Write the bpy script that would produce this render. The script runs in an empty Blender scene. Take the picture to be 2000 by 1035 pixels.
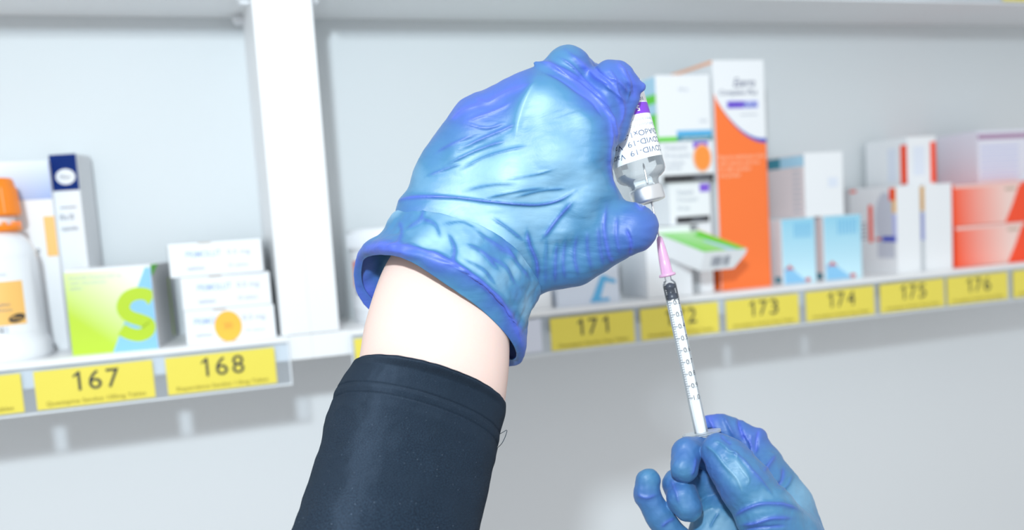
import bpy, math, random
import numpy as np
from mathutils import Vector, Matrix, noise

random.seed(4)
# ------------------------------------------------------------------ camera, world, light, exposure
SC = bpy.context.scene
COL = SC.collection
F, CX, CY = 1800.0, 1000.0, 620.0          # focal length and principal point in pixels of the 2000 x 1035 frame
_X = np.array([5200, 525, -1800.0]); _X /= np.linalg.norm(_X)
_U = np.array([-.065, 1, .104]);     _U /= np.linalg.norm(_U)
_Y = np.cross(_U, _X)
CM = np.array([_X, _Y, _U])                # camera axes -> world (x along the shelf, y into it, z up)

cam = bpy.data.cameras.new('camera'); camo = bpy.data.objects.new('camera', cam); COL.objects.link(camo)
camo.matrix_world = Matrix([list(r) + [0] for r in CM] + [[0, 0, 0, 1]])
cam.sensor_width = 36; cam.sensor_fit = 'HORIZONTAL'; cam.lens = 36 * F / 2000
cam.shift_y = (CY - 517.5) / 2000
cam.clip_start = .02
cam.dof.use_dof = True; cam.dof.focus_distance = .45; cam.dof.aperture_fstop = 5.2; cam.dof.aperture_blades = 0
SC.camera = camo

wd = bpy.data.worlds.new('world'); SC.world = wd; wd.use_nodes = True
wd.node_tree.nodes['Background'].inputs[0].default_value = (.965, .985, 1.0, 1)
wd.node_tree.nodes['Background'].inputs[1].default_value = .68

FLASH = np.array([-.125, -.15, .30])
ld = bpy.data.lights.new('flash', 'AREA'); ld.shape = 'DISK'; ld.size = .06; ld.energy = 6.0; ld.color = (.83, .94, 1.0)
lo = bpy.data.objects.new('flash', ld); COL.objects.link(lo); lo.location = FLASH
lo.rotation_euler = Vector((.38, 1.0, -.25)).to_track_quat('-Z', 'Y').to_euler()

vs = SC.view_settings
vs.view_transform = 'Standard'; vs.look = 'None'; vs.gamma = 1; vs.exposure = 0.25
try: vs.use_curve_mapping = False
except Exception: pass

# ------------------------------------------------------------------ helpers
def ray(u, v): return CM @ np.array([(u - CX) / F, -(v - CY) / F, -1.0])
def UY(u, v, y): r = ray(u, v); return r * (y / r[1])
Z0 = .46; S0 = Z0 / F
def W3(p):
    """points (u, v, w) of the hand space -> world; w is depth in units of S0"""
    p = np.asarray(p, float).reshape(-1, 3)
    d = np.stack([(p[:, 0] - CX) / F, -(p[:, 1] - CY) / F, -np.ones(len(p))], 1) * (Z0 + p[:, 2] * S0)[:, None]
    return d @ CM.T

def srgb(r, g, b):
    f = lambda c: (c / 255 / 12.92) if c / 255 <= .04045 else ((c / 255 + .055) / 1.055) ** 2.4
    return (f(r), f(g), f(b), 1)

MATS = {}
def mat(name, col, rough=.5, spec=.5, **kw):
    if name in MATS: return MATS[name]
    m = bpy.data.materials.new(name); m.use_nodes = True
    b = m.node_tree.nodes['Principled BSDF']
    b.inputs['Base Color'].default_value = col if len(col) == 4 else (*col, 1)
    b.inputs['Roughness'].default_value = rough
    b.inputs['Specular IOR Level'].default_value = spec
    for k, v in kw.items(): b.inputs[k.replace('_', ' ')].default_value = v
    MATS[name] = m
    return m
def noisy(name, c1, c2, scale, rough=.5, bump=0., bscale=None, spec=.4):
    m = mat(name, c1, rough, spec)
    nt = m.node_tree; b = nt.nodes['Principled BSDF']
    tc = nt.nodes.new('ShaderNodeTexCoord'); n = nt.nodes.new('ShaderNodeTexNoise'); n.inputs['Scale'].default_value = scale
    n.inputs['Detail'].default_value = 3
    mx = nt.nodes.new('ShaderNodeMix'); mx.data_type = 'RGBA'
    mx.inputs[6].default_value = c1; mx.inputs[7].default_value = c2
    nt.links.new(tc.outputs['Object'], n.inputs['Vector']); nt.links.new(n.outputs['Fac'], mx.inputs[0]); nt.links.new(mx.outputs[2], b.inputs['Base Color'])
    if bump:
        n2 = nt.nodes.new('ShaderNodeTexNoise'); n2.inputs['Scale'].default_value = bscale or scale * 4
        bp = nt.nodes.new('ShaderNodeBump'); bp.inputs['Strength'].default_value = bump; bp.inputs['Distance'].default_value = .0005
        nt.links.new(tc.outputs['Object'], n2.inputs['Vector']); nt.links.new(n2.outputs['Fac'], bp.inputs['Height']); nt.links.new(bp.outputs[0], b.inputs['Normal'])
    return m
def gradient(name, c1, c2, axis, lo_, hi, rough=.45, c3=None):
    """printed colour blend across an object (object coordinates)"""
    m = mat(name, c1, rough)
    nt = m.node_tree; b = nt.nodes['Principled BSDF']
    tc = nt.nodes.new('ShaderNodeTexCoord'); sp = nt.nodes.new('ShaderNodeVectorMath'); sp.operation = 'DOT_PRODUCT'
    sp.inputs[1].default_value = axis
    mr = nt.nodes.new('ShaderNodeMapRange'); mr.inputs[1].default_value = lo_; mr.inputs[2].default_value = hi
    cr = nt.nodes.new('ShaderNodeValToRGB'); cr.color_ramp.elements[0].color = c1; cr.color_ramp.elements[1].color = c2
    if c3:
        e = cr.color_ramp.elements.new(.5); e.color = c2; cr.color_ramp.elements[2].color = c3
    nt.links.new(tc.outputs['Object'], sp.inputs[0]); nt.links.new(sp.outputs['Value'], mr.inputs[0]); nt.links.new(mr.outputs[0], cr.inputs[0]); nt.links.new(cr.outputs[0], b.inputs['Base Color'])
    return m
def clear(name, tint, fac, rough=.08, ior=1.45):
    """thin clear plastic or glass: see-through with a glossy coat"""
    m = bpy.data.materials.new(name); m.use_nodes = True; nt = m.node_tree
    for n in list(nt.nodes): nt.nodes.remove(n)
    o = nt.nodes.new('ShaderNodeOutputMaterial'); t = nt.nodes.new('ShaderNodeBsdfTransparent'); t.inputs[0].default_value = tint
    g = nt.nodes.new('ShaderNodeBsdfPrincipled'); g.inputs['Base Color'].default_value = (.9, .94, .97, 1); g.inputs['Roughness'].default_value = rough
    fr = nt.nodes.new('ShaderNodeFresnel'); fr.inputs['IOR'].default_value = ior
    ad = nt.nodes.new('ShaderNodeMath'); ad.operation = 'ADD'; ad.inputs[1].default_value = fac; ad.use_clamp = True
    mx = nt.nodes.new('ShaderNodeMixShader')
    nt.links.new(fr.outputs[0], ad.inputs[0]); nt.links.new(ad.outputs[0], mx.inputs[0])
    nt.links.new(t.outputs[0], mx.inputs[1]); nt.links.new(g.outputs[0], mx.inputs[2]); nt.links.new(mx.outputs[0], o.inputs[0])
    MATS[name] = m
    return m

def tag(o, label=None, cat=None, group=None, kind=None):
    if label: o['label'] = label
    if cat: o['category'] = cat
    if group: o['group'] = group
    if kind: o['kind'] = kind
    return o
def empty(name, loc=(0, 0, 0)):
    o = bpy.data.objects.new(name, None); COL.objects.link(o); o.location = loc; o.empty_display_size = .01
    return o

_FONT = {}
def text_geo(s, shear=0.0, bold=False):
    """outline text as a flat mesh, height of a capital = 1, starting at x = 0"""
    key = (s, shear, bold)
    if key not in _FONT:
        c = bpy.data.curves.new('t', 'FONT'); c.body = s; c.size = 1.0; c.resolution_u = 3; c.shear = shear
        if bold: c.offset = .018
        o = bpy.data.objects.new('t', c); COL.objects.link(o)
        dg = bpy.context.evaluated_depsgraph_get(); dg.update()
        me = bpy.data.meshes.new_from_object(o.evaluated_get(dg))
        v = np.array([x.co[:2] for x in me.vertices]) if len(me.vertices) else np.zeros((0, 2))
        f = [list(p.vertices) for p in me.polygons]
        bpy.data.objects.remove(o); bpy.data.curves.remove(c); bpy.data.meshes.remove(me)
        if len(v): v[:, 0] -= v[:, 0].min(); v /= .70
        _FONT[key] = (v, f)
    return _FONT[key]

class MB:
    """collects geometry with materials and links it as ONE mesh object"""
    def __init__(s): s.v = []; s.f = []; s.m = []; s.mats = []; s.sm = []
    def mi(s, m):
        if m not in s.mats: s.mats.append(m)
        return s.mats.index(m)
    def add(s, vs_, fs, m, smooth=False):
        b = len(s.v); i = s.mi(m); s.v += [tuple(map(float, p)) for p in vs_]
        for f in fs: s.f.append([b + k for k in f]); s.m.append(i); s.sm.append(smooth)
    def box(s, x0, x1, y0, y1, z0, z1, m, bev=0.0):
        if bev <= 0:
            p = [(x, y, z) for z in (z0, z1) for y in (y0, y1) for x in (x0, x1)]
            s.add(p, [(0, 2, 3, 1), (4, 5, 7, 6), (0, 1, 5, 4), (2, 6, 7, 3), (0, 4, 6, 2), (1, 3, 7, 5)], m); return
        import bmesh
        bm = bmesh.new(); bmesh.ops.create_cube(bm, size=1)
        for q in bm.verts: q.co = Vector(((x0 + x1) / 2 + q.co.x * (x1 - x0), (y0 + y1) / 2 + q.co.y * (y1 - y0), (z0 + z1) / 2 + q.co.z * (z1 - z0)))
        bmesh.ops.bevel(bm, geom=bm.edges[:], offset=bev, segments=2, profile=.6, affect='EDGES')
        bm.verts.ensure_lookup_table()
        s.add([q.co for q in bm.verts], [[q.index for q in f.verts] for f in bm.faces], m); bm.free()
    def poly(s, pts, O, ex, ey, m, off=.00025):
        """flat printed patch: 2-D points on the face with origin O and axes ex, ey"""
        O, ex, ey = map(Vector, (O, ex, ey)); n = ex.cross(ey).normalized()
        s.add([O + ex * a + ey * b + n * off for a, b in pts], [list(range(len(pts)))], m)
    def rect(s, a0, a1, b0, b1, O, ex, ey, m, off=.00025): s.poly([(a0, b0), (a1, b0), (a1, b1), (a0, b1)], O, ex, ey, m, off)
    def oval(s, a, b, ra, rb, O, ex, ey, m, off=.00025, n=32): s.poly([(a + ra * math.cos(2 * math.pi * i / n), b + rb * math.sin(2 * math.pi * i / n)) for i in range(n)], O, ex, ey, m, off)
    def text(s, t, a, b, h, O, ex, ey, m, width=None, off=.0004, align='l', shear=0., bold=False):
        v, f = text_geo(t, shear, bold)
        if not len(v): return
        w = v[:, 0].max() * h; k = (width / w) if width else 1
        if align == 'c': a -= w * k / 2
        O, ex, ey = map(Vector, (O, ex, ey)); n = ex.cross(ey).normalized()
        s.add([O + ex * (a + p[0] * h * k) + ey * (b + p[1] * h) + n * off for p in v], f, m)
    def lathe(s, prof, m, c=(0, 0), n=40, smooth=True, cap=True):
        b = [(c[0] + r * math.cos(2 * math.pi * i / n), c[1] + r * math.sin(2 * math.pi * i / n), z) for r, z in prof for i in range(n)]
        fs = [(j * n + i, j * n + (i + 1) % n, (j + 1) * n + (i + 1) % n, (j + 1) * n + i) for j in range(len(prof) - 1) for i in range(n)]
        s.add(b, fs, m, smooth)
        if cap:
            s.add(b[-n:], [list(range(n))], m); s.add(b[:n], [list(range(n))[::-1]], m)
    def build(s, name, parent=None, loc=None, rot=None, mw=None):
        me = bpy.data.meshes.new(name); me.from_pydata(s.v, [], s.f); me.update()
        for m in s.mats: me.materials.append(m)
        me.polygons.foreach_set('material_index', s.m); me.polygons.foreach_set('use_smooth', s.sm)
        o = bpy.data.objects.new(name, me); COL.objects.link(o)
        if parent: o.parent = parent
        if loc is not None: o.location = loc
        if rot is not None: o.rotation_euler = rot
        if mw is not None: o.matrix_world = mw
        return o

# ------------------------------------------------------------------ materials
M_lam = noisy('white_laminate', (.87, .88, .89, 1), (.89, .90, .91, 1), 6, .45, .04, 300)
M_edge = noisy('white_edge_band', (.89, .90, .90, 1), (.91, .91, .92, 1), 6, .35)
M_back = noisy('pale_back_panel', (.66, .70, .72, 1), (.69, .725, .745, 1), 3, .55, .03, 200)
M_wall = noisy('painted_wall', (.78, .805, .825, 1), (.80, .825, .845, 1), 4, .6, .1, 400)
M_wall2 = noisy('glossy_splash_panel', (.78, .80, .82, 1), (.80, .82, .84, 1), 4, .4)
M_floor = noisy('grey_vinyl', (.35, .36, .37, 1), (.42, .43, .44, 1), 5, .5)
M_white = mat('white_card', (.86, .88, .90, 1), .45)
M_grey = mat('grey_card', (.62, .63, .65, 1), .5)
M_plast = mat('white_plastic', (.86, .88, .91, 1), .28)
M_yel = noisy('yellow_label_card', srgb(240, 224, 92), srgb(236, 218, 84), 30, .4)
M_blank = mat('blank_label_card', (.72, .75, .85, 1), .4)
M_ink = mat('black_ink', (.025, .03, .04, 1), .5)
M_ink2 = mat('faded_ink', srgb(150, 135, 40), .5)
M_orange = mat('orange_plastic', srgb(255, 140, 20), .35)
M_ocard = mat('orange_card', srgb(255, 122, 52), .45)
M_olabel = mat('amber_print', srgb(250, 196, 110), .45)
M_ored = mat('red_orange_card', srgb(252, 74, 26), .45)
M_navy = mat('navy_print', srgb(16, 46, 116), .6, .15)
M_blue = mat('blue_print', srgb(48, 70, 190), .4)
M_lblue = mat('sky_blue_print', srgb(140, 200, 238), .45)
M_pblue = mat('pale_blue_print', srgb(176, 218, 240), .45)
M_cyan = mat('cyan_print', srgb(92, 180, 228), .45)
M_teal = mat('teal_print', srgb(60, 140, 160), .45)
M_green = mat('green_print', srgb(98, 214, 50), .45)
M_lime = mat('lime_print', srgb(184, 214, 40), .45)
M_purple = mat('purple_print', srgb(130, 90, 215), .45)
M_red = mat('red_print', srgb(215, 62, 60), .45)
M_sticker = mat('amber_sticker', srgb(253, 190, 60), .5)
M_osticker = mat('orange_sticker', srgb(253, 150, 60), .5)
M_black = mat('black_print', (.03, .03, .035, 1), .5)
M_brown = mat('brown_edge', srgb(190, 170, 150), .6)
M_txt = mat('grey_text', srgb(120, 125, 140), .5)
M_ltxt = mat('light_grey_text', srgb(178, 184, 196), .5)
M_btxt = mat('blue_text', srgb(182, 202, 242), .5)
M_vtxt = mat('violet_text', srgb(186, 192, 240), .5)
M_ptxt = mat('pale_text', srgb(255, 190, 150), .5)
M_dtxt = mat('slate_text', srgb(90, 96, 130), .5)
M_pink = mat('pink_card', srgb(238, 222, 222), .5)
M_clear = clear('clear_acrylic', (.93, .95, .97, 1), .05)
M_bright = mat('acrylic_edge', (.85, .89, .92, 1), .2)

# ------------------------------------------------------------------ setting
def struct(o): o['kind'] = 'structure'; return o
YF, YB = .78, .895
b = MB(); b.box(-2.2, 3.2, .905, 1.0, -1.45, 1.25, M_wall); struct(b.build('wall_back'))
b = MB(); b.box(-2.2, 3.2, -1.6, .905, -1.5, -1.45, M_floor); struct(b.build('floor'))

# ------------------------------------------------------------------ wall cabinets
ZS, ZB, ZU = -.0825, -.103, .2005      # lower shelf top and bottom, upper shelf underside
def cabinet(x0, x1, label):
    r = empty('wall_cabinet', (x0, YB, ZB)); tag(r, label, 'cabinet')
    T = .0238
    def part(name, *a, m=M_lam, bev=.0006):
        q = MB(); q.box(*a, m, bev); o = q.build(name, r); o.location = (-x0, -YB, -ZB); return o
    part('side_panel', x0, x0 + T, YF, YB + .005, ZS + .0005, .62)
    part('side_panel', x1 - T, x1, YF, YB + .005, ZS + .0005, .62)
    part('bottom_panel', x0, x1, YF + .0005, YB + .005, ZB, ZS, m=M_edge)
    part('top_panel', x0 + T, x1 - T, YF, YB, .60, .62)
    part('shelf', x0 + T, x1 - T, YF + .002, YB, ZU, ZU + .018, m=M_edge)
    part('shelf', x0 + T, x1 - T, YF + .002, YB, ZU + .22, ZU + .238, m=M_edge)
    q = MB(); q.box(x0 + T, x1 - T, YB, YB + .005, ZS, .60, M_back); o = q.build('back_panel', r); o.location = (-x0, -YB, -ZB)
    for xx, d in ((x1 - T, -1), (x0 + T, 1)):
        for yy in (YF + .028, YB - .014):
            q = MB()
            prof = [(.0034, 0), (.0034, .006), (.0028, .0085), (.0012, .0095)]
            q.lathe(prof, M_plast, n=20)
            q.box(-.0042, .0006, -.0035, .0035, 0, .0075, M_plast, .0006)
            o = q.build('shelf_pin', r); o.location = (xx - x0, yy - YB, ZU - .0045 - ZB); o.rotation_euler = (0, d * math.pi / 2, 0)
    return r
cabinet(-.87, .0918, 'white open wall cabinet on the left, holding green box and labels 167 and 168')
cabinet(.0918, 1.62, 'white open wall cabinet on the right, holding tall orange box and labels 171 to 176')

# ------------------------------------------------------------------ label holders and labels
def holder(x0, x1, z0, z1, label, y=YF - .0035):
    r = MB()
    r.box(x0, x1, y, y + .0008, z0, z1, M_clear)
    r.box(x0, x1, y - .0012, y + .0008, z0 - .0012, z0, M_bright)
    r.box(x0, x1, y - .0008, y + .0034, z1, z1 + .0035, M_edge)
    for xx in (x0, x1 - .001): r.box(xx, xx + .001, y - .001, y, z0, z1, M_bright)
    tag(r.build('label_holder'), label, 'label holder')
holder(-.86, .0725, -.1213, -.0866, 'clear plastic label strip along the left cabinet shelf, under green box')
holder(.1235, 1.6, -.1213, -.0866, 'clear plastic label strip along the right cabinet shelf, holding labels 171 to 176')
holder(-.86, .0645, .1985, .233, 'clear plastic label strip at the top left, mostly above the frame')
holder(.1235, 1.6, .1985, .233, 'clear plastic label strip at the top right, on the upper shelf edge')
SM = {166: 'Quetiapine Sandoz 50mg Tablet', 167: 'Quetiapine Sandoz 100mg Tablet', 168: 'Risperidone Sandoz 1.0mg Tablet', 171: 'Oxazepam Sandoz 5mg Tablet'}
def shelf_label(x0, num, z0=-.1196, blank=False, lab=None, w=.0845):
    h = .0298; y = YF - .0050
    r = MB(); m = M_blank if blank else M_yel
    if blank: z0 += .001
    r.box(0, w, 0, .0006, 0, h, m)
    O, ex, ez = (0, 0, 0), (1, 0, 0), (0, 0, 1)
    if num:
        dw = .0093
        for i, ch in enumerate(str(num)):
            cx_ = w * .5 + (i - 1) * .0128
            if ch == '1':
                z0_ = h * .40; H_ = .0148; y_ = -.0006
                r.poly([(cx_ + .0006, z0_), (cx_ + .0026, z0_), (cx_ + .0026, z0_ + H_), (cx_ + .0012, z0_ + H_), (cx_ - .0026, z0_ + H_ * .80), (cx_ - .0026, z0_ + H_ * .69), (cx_ + .0006, z0_ + H_ * .82)], O, ex, ez, M_ink, .0004)
            else: r.text(ch, cx_, h * .40, .0148, O, ex, ez, M_ink, width=dw, align='c')
        r.text(SM.get(num, 'Amlodipine Sandoz 5mg Tablet'), w * .5, h * .09, .0032, O, ex, ez, M_ink2, width=w * .84, align='c')
    o = r.build('shelf_label', loc=(x0, y, z0), rot=(-.02, 0, 0))
    tag(o, lab, 'label', 'numbered labels along the shelf edge' if not blank else None)
for x0, n in ((-.2115, 166), (-.1182, 167), (-.0257, 168), (.1262, 169), (.3049, 171), (.3964, 172), (.4893, 173), (.5826, 174), (.6747, 175), (.7636, 176), (.8561, 177)):
    if n == 168: x0 = -.0242
    lab = {166: 'yellow shelf label cut by the left edge, ending in 6', 169: 'yellow shelf label mostly hidden behind the bare wrist',
           172: 'yellow shelf label 172, partly covered by the syringe', 177: 'yellow shelf label cut by the right edge of the frame'}.get(n, 'yellow shelf label reading %d in black' % n)
    shelf_label(x0, n, lab=lab)
shelf_label(.2195, None, blank=True, lab='blank pale label beside the glove cuff, left of label 171', w=.0765)
shelf_label(.845, 276, z0=.2, lab='yellow label at the very top right corner of the frame')

# ------------------------------------------------------------------ medicine boxes
ex, ez = Vector((1, 0, 0)), Vector((0, 0, 1))
def place(u0, u1, vt, y, vb=None, z0=None):
    """size and spot of an upright front face: left, right, top (and bottom) as seen, standing at depth y"""
    vm = (vt + (vb if vb else vt + 60)) / 2
    a = UY(u0, vm, y); c = UY(u1, vm, y); um = (u0 + u1) / 2
    z1 = UY(um, vt, y)[2]
    if z0 is None: z0 = ZS if vb is None else UY(um, vb, y)[2]
    return a[0], c[0] - a[0], z0, z1 - z0
class Box:
    def __init__(s, name, label, x, w, z, h, y, d, m=M_white, cat='box', rz=0., ry=0., side=None, group=None, top=None, bev=.0006):
        s.b = MB(); s.w, s.h, s.d = w, h, d; s.args = (name, label, cat, group); s.loc = (x, y, z); s.rz = rz; s.ry = ry
        s.b.box(0, w, 0, d, 0, h, m, bev)
        s.F = ((0, 0, 0), (1, 0, 0), (0, 0, 1))                # front
        s.L = ((0, d, 0), (0, -1, 0), (0, 0, 1))               # left side
        s.R = ((w, 0, 0), (0, 1, 0), (0, 0, 1))                # right side
        s.T = ((0, 0, h), (1, 0, 0), (0, 1, 0))                # top
        # tuck flap seam on the lid
        s.b.rect(.0006, w - .0006, .0012, .0018, *s.T, M_brown, .0001)
        if side: s.b.rect(.0008, d - .0008, .0008, h - .0008, *s.L, side); s.b.rect(.0008, d - .0008, .0008, h - .0008, *s.R, side)
        if top: s.b.rect(.0006, w - .0006, .0006, d - .0006, *s.T, top, .0002)
    def done(s):
        n, l, c, g = s.args
        o = s.b.build(n, loc=s.loc, rot=(0, s.ry, s.rz)); tag(o, l, c, g); s.o = o
        return o

# tall box left, behind the bottle
x, w, z, h = place(-62, 97, 316, .853)
q = Box('medicine_box', 'tall white box with pale blue top and yellow patch, behind orange-capped bottle', x, w, z, h, .853, .038)
g = gradient('silver_blue_fade', srgb(245, 249, 255), srgb(150, 172, 220), (.5, 0, -1), -.155, -.098, .25)  # white blending diagonally into blue
q.b.rect(0, w, h * .80, h, *q.F, g)
q.b.rect(w * .86, w, h * .50, h * .71, *q.F, M_olabel, .0004)
q.b.text('10', w * .70, h * .52, .004, *q.F, M_ink)
q.b.rect(w * .55, w * .82, h * .02, h * .035, *q.F, M_txt)
q.done()
# blue topped box behind it
x, w, z, h = place(98, 156, 302, .866)
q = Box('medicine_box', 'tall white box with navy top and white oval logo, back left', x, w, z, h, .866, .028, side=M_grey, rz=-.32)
q.b.rect(0, w, h * .815, h, *q.F, M_navy)
q.b.oval(w * .54, h * .885, w * .36, h * .04, *q.F, M_white, .0004)
q.b.text('Pfizer', w * .54, h * .875, .0032, *q.F, M_txt, width=w * .42, align='c', off=.0006, shear=.2)
q.b.rect(w * .2, w * .8, h * .725, h * .731, *q.F, M_txt)
q.b.text('10 x 10', w * .42, h * .665, .0048, *q.F, M_txt, width=w * .5, align='c', bold=True)
q.b.text('capsules', w * .48, h * .61, .004, *q.F, M_txt, width=w * .62, align='c')
q.done()
# green box with S
x, w, z, h = place(126, 300, 522, .797)
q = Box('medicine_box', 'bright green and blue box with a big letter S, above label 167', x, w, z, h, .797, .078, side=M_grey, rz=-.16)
g = gradient('lime_fade', srgb(190, 220, 60), srgb(252, 255, 236), (1, 0, 1.15), h * .55, h * 1.15 + w * .75, .4)
q.b.rect(0, w * .99, 0, h * .97, *q.F, g)
q.b.poly([(w * .47, 0), (w * .995, 0), (w * .995, h * .97), (w * .93, h * .97)], *q.F, M_lblue, .0004)
S = []; cx, cz = w * .80, h * .375
arc = [(.19, .15), (.13, .215), (.02, .235), (-.10, .20), (-.155, .11), (-.10, .03), (.03, -.02), (.105, -.06), (.085, -.13), (-.01, -.16), (-.12, -.135), (-.2, -.09)]
def ribbon(pts, wd_):
    p = np.array(pts, float); t = np.linspace(0, len(p) - 1, 60); out = []
    P = np.vstack([2 * p[0] - p[1], p, 2 * p[-1] - p[-2]])
    for tt in t:
        i = min(int(tt), len(p) - 2); f = tt - i; a, b_, c, d = P[i:i + 4]
        out.append(.5 * ((2 * b_) + (c - a) * f + (2 * a - 5 * b_ + 4 * c - d) * f * f + (3 * b_ - a - 3 * c + d) * f ** 3))
    out = np.array(out); tg = np.gradient(out, axis=0); tg /= np.linalg.norm(tg, axis=1)[:, None]
    nr = np.stack([-tg[:, 1], tg[:, 0]], 1); wv = np.full(len(out), wd_)
    return out + nr * wv[:, None], out - nr * wv[:, None]
A_, B_ = ribbon([(cx + a * w * 1.05, cz + b_ * h * 1.25) for a, b_ in arc], w * .078)
for i in range(len(A_) - 1):
    pts = [A_[i], A_[i + 1], B_[i + 1], B_[i]]
    q.b.poly([(min(max(a, w * .3), w * .994), max(b_, .0004)) for a, b_ in pts][::-1], *q.F, M_lime, .0006)
q.b.text('Amoxicillin Potassium 625 mg', w * .05, h * .885, .0026, *q.F, M_ltxt, width=w * .6)
q.b.text('with clavulanate', w * .05, h * .825, .0024, *q.F, M_ltxt, width=w * .42)
q.b.text('tablets', w * .05, h * .765, .0024, *q.F, M_ltxt, width=w * .14)
q.b.poly([(0, h * .86), (.03, h), (0, h)], *q.R, M_green, .0004)
q.b.rect(.064, .070, h * .05, h * .8, *q.R, M_lime, .0004)
q.done()
# stack of three
zz = ZS
for i, (u0, u1, vt, vb, rz, lab) in enumerate(((360, 537, 592, 657, -.05, 'white medicine box with round amber sticker, bottom of the stack of three'),
                                  (352, 528, 526, 590, -.05, 'plain white medicine box in the middle of the stack of three'),
                                  (328, 512, 462, 530, -.09, 'white medicine box on top of the stack of three, pushed to the left'))):
    y = .790
    x, w, _, h = place(u0, u1, vt, y, vb)
    h = .0272
    q = Box('medicine_box', lab, x, w, zz, h, y, .085, rz=rz, side=M_white, group='white boxes stacked above label 168', bev=.001)
    k = .0 if i == 0 else .02
    q.b.text('PRIMOLUT', w * (.10 + k * 4), h * .58, .0050, *q.F, M_btxt, width=w * .38, bold=True)
    q.b.text('0.5 mg', w * (.64 if i == 0 else .58 + k * 2), h * .60, .0042, *q.F, M_ltxt, width=w * .25)
    q.b.text('tablets', w * (.10 + k * 4), h * .20, .0032, *q.F, M_vtxt, width=w * .19, bold=True)
    q.b.text('30 tablets', w * (.66 if i == 0 else .62), h * .22, .0032, *q.F, M_vtxt, width=w * .22)
    q.b.rect(w * .32, w * .46, h * .965, h * .995, *q.F, M_brown)
    o = q.done()
    if i == 0:
        s = MB(); s.oval(0, 0, .0107, .0125, (0, 0, 0), (1, 0, 0), (0, 0, 1), M_sticker, .0008)
        s.text('30', 0, -.002, .005, (0, 0, 0), (1, 0, 0), (0, 0, 1), M_osticker, off=.001, align='c')
        so = s.build('sticker', o, loc=(w * .47, -.0002, h * .46)); so['label'] = 'round amber sticker'
    zz += h + .0002

# right cabinet: boxes behind the hand
x, w, z, h = place(1084, 1206, 470, .795)
q = Box('medicine_box', 'white box with light blue drawing, partly behind the gloved thumb, above label 171', x, w, z, h, .795, .07, rz=-.015, m=mat('bluish_card', (.70, .76, .86, 1), .45))
q.b.poly([(w * .52, .002), (w * .66, .002), (w * .80, h * .44), (w * .70, h * .44)], *q.F, M_cyan)
q.b.poly([(w * .70, h * .36), (w * .94, h * .30), (w * .94, h * .36), (w * .72, h * .44)], *q.F, M_cyan, .0003)
q.b.rect(w * .52, w * .82, .002, .005, *q.F, M_cyan, .0004)
q.b.rect(w * .75, w, h * .78, h * .90, *q.F, M_pblue)
q.done()
x, w, z, h = place(1040, 1078, 562, .80)
Box('medicine_box', 'small plain white box beside the glove cuff', x, w, z, h, .80, .06).done()
x, w, z, h = place(1262, 1348, 470, .793); h = UY(1335, 440, .803)[2] - z - .0005
q = Box('medicine_box', 'plain white box tipped to one side, behind the pink needle hub', x, w, z + .0002, h, .793, .062, rz=-.05, side=M_white)
q.b.text('20 tablets', w * .3, h * .5, .004, *q.F, M_ltxt, width=w * .5)
q.done()
# green-topped tray
gx, gy = UY(1368, 528, .760)[0], .760
wz0 = UY(1400, 527, gy)[2]; gw = UY(1450, 500, gy)[0] - gx; gh = UY(1400, 486, gy)[2] - wz0; gd = .046
t = MB(); c1 = .25
prof = [(0, 0), (gw * .78, 0), (gw * .98, gh * .72), (gw, gh), (0, gh)]
n = len(prof); pts = [(a, 0, b_) for a, b_ in prof] + [(a - .028, gd, b_) for a, b_ in prof]
M_gg = gradient('green_fade', srgb(96, 214, 40), srgb(200, 236, 190), (1.0, 1.0, 0), -.01, .07, .4)
t.add(pts, [list(range(n)), list(range(n, 2 * n))[::-1]] + [(i, i + n, (i + 1) % n + n, (i + 1) % n) for i in range(n)], M_white)
TT = ((0, 0, gh), (1, 0, 0), (-.6087, 1, 0))
t.poly([(0.0004, .0006), (gw - .0006, .0006), (gw - .0006, gd - .001), (.0004, gd - .001)], *TT, M_gg, .0003)
t.poly([(gw * .55, .0006), (gw * .78, .0006), (gw * .62, gd * .5), (gw * .52, gd * .5)], *TT, M_pblue, .0005)
t.poly([(gw * .80, .001), (gw * .99, .001), (gw * .99, gd * .96), (gw * .62, gd * .75)], *TT, M_green, .0005)
t.poly([(gw * .965, .0004), (gw, .0004), (gw, gd), (gw * .965, gd)], *TT, M_olabel, .0007)
for i in range(13):
    a = gw * (.20 + .40 * i / 12); t.rect(a, a + gw * random.choice((.012, .02, .028)), gh * .22, gh * .74, (0, 0, 0), (1, 0, 0), (0, 0, 1), M_txt)
tag(t.build('medicine_box', loc=(gx, gy, wz0), rot=(.45, 0, 0)), 'small box with green top and barcode, wedged in front of the orange box', 'box')

# stack of boxes left of the orange one
yk = .803
zt = UY(1335, 440, yk)[2]
x, w, _, _ = place(1362, 1388, 360, yk, 440)
q = Box('medicine_box', 'plain white box at the bottom of the stack beside the tall orange box', x, w, ZS, zt - ZS, yk, .05); q.done()
x, w, _, _ = place(1308, 1388, 358, yk, 440); z1 = UY(1335, 357, yk)[2]
q = Box('medicine_box', 'white box with black stripe, second from bottom of the stack beside the orange box', x, w, zt + .0002, z1 - zt, yk, .055); h = z1 - zt
q.b.rect(w * .14, w * .95, h * .04, h * .2, *q.F, M_black); q.b.rect(w * .74, w * .98, h * .76, h * .95, *q.F, M_purple)
q.b.rect(.0, .012, h * .8, h * .97, *q.L, M_black)
q.b.text('Omeprazole', w * .18, h * .72, .005, *q.F, M_ltxt, width=w * .4); q.b.text('20 mg capsules', w * .18, h * .56, .004, *q.F, M_ltxt, width=w * .5); q.b.text('28 caps', w * .18, h * .36, .004, *q.F, M_ltxt, width=w * .3)
q.b.text('tablets', w * .5, h * .08, .003, *q.F, M_ltxt, width=w * .35, off=.0006)
q.done()
z2 = UY(1335, 276, yk - .003)[2]
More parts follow.
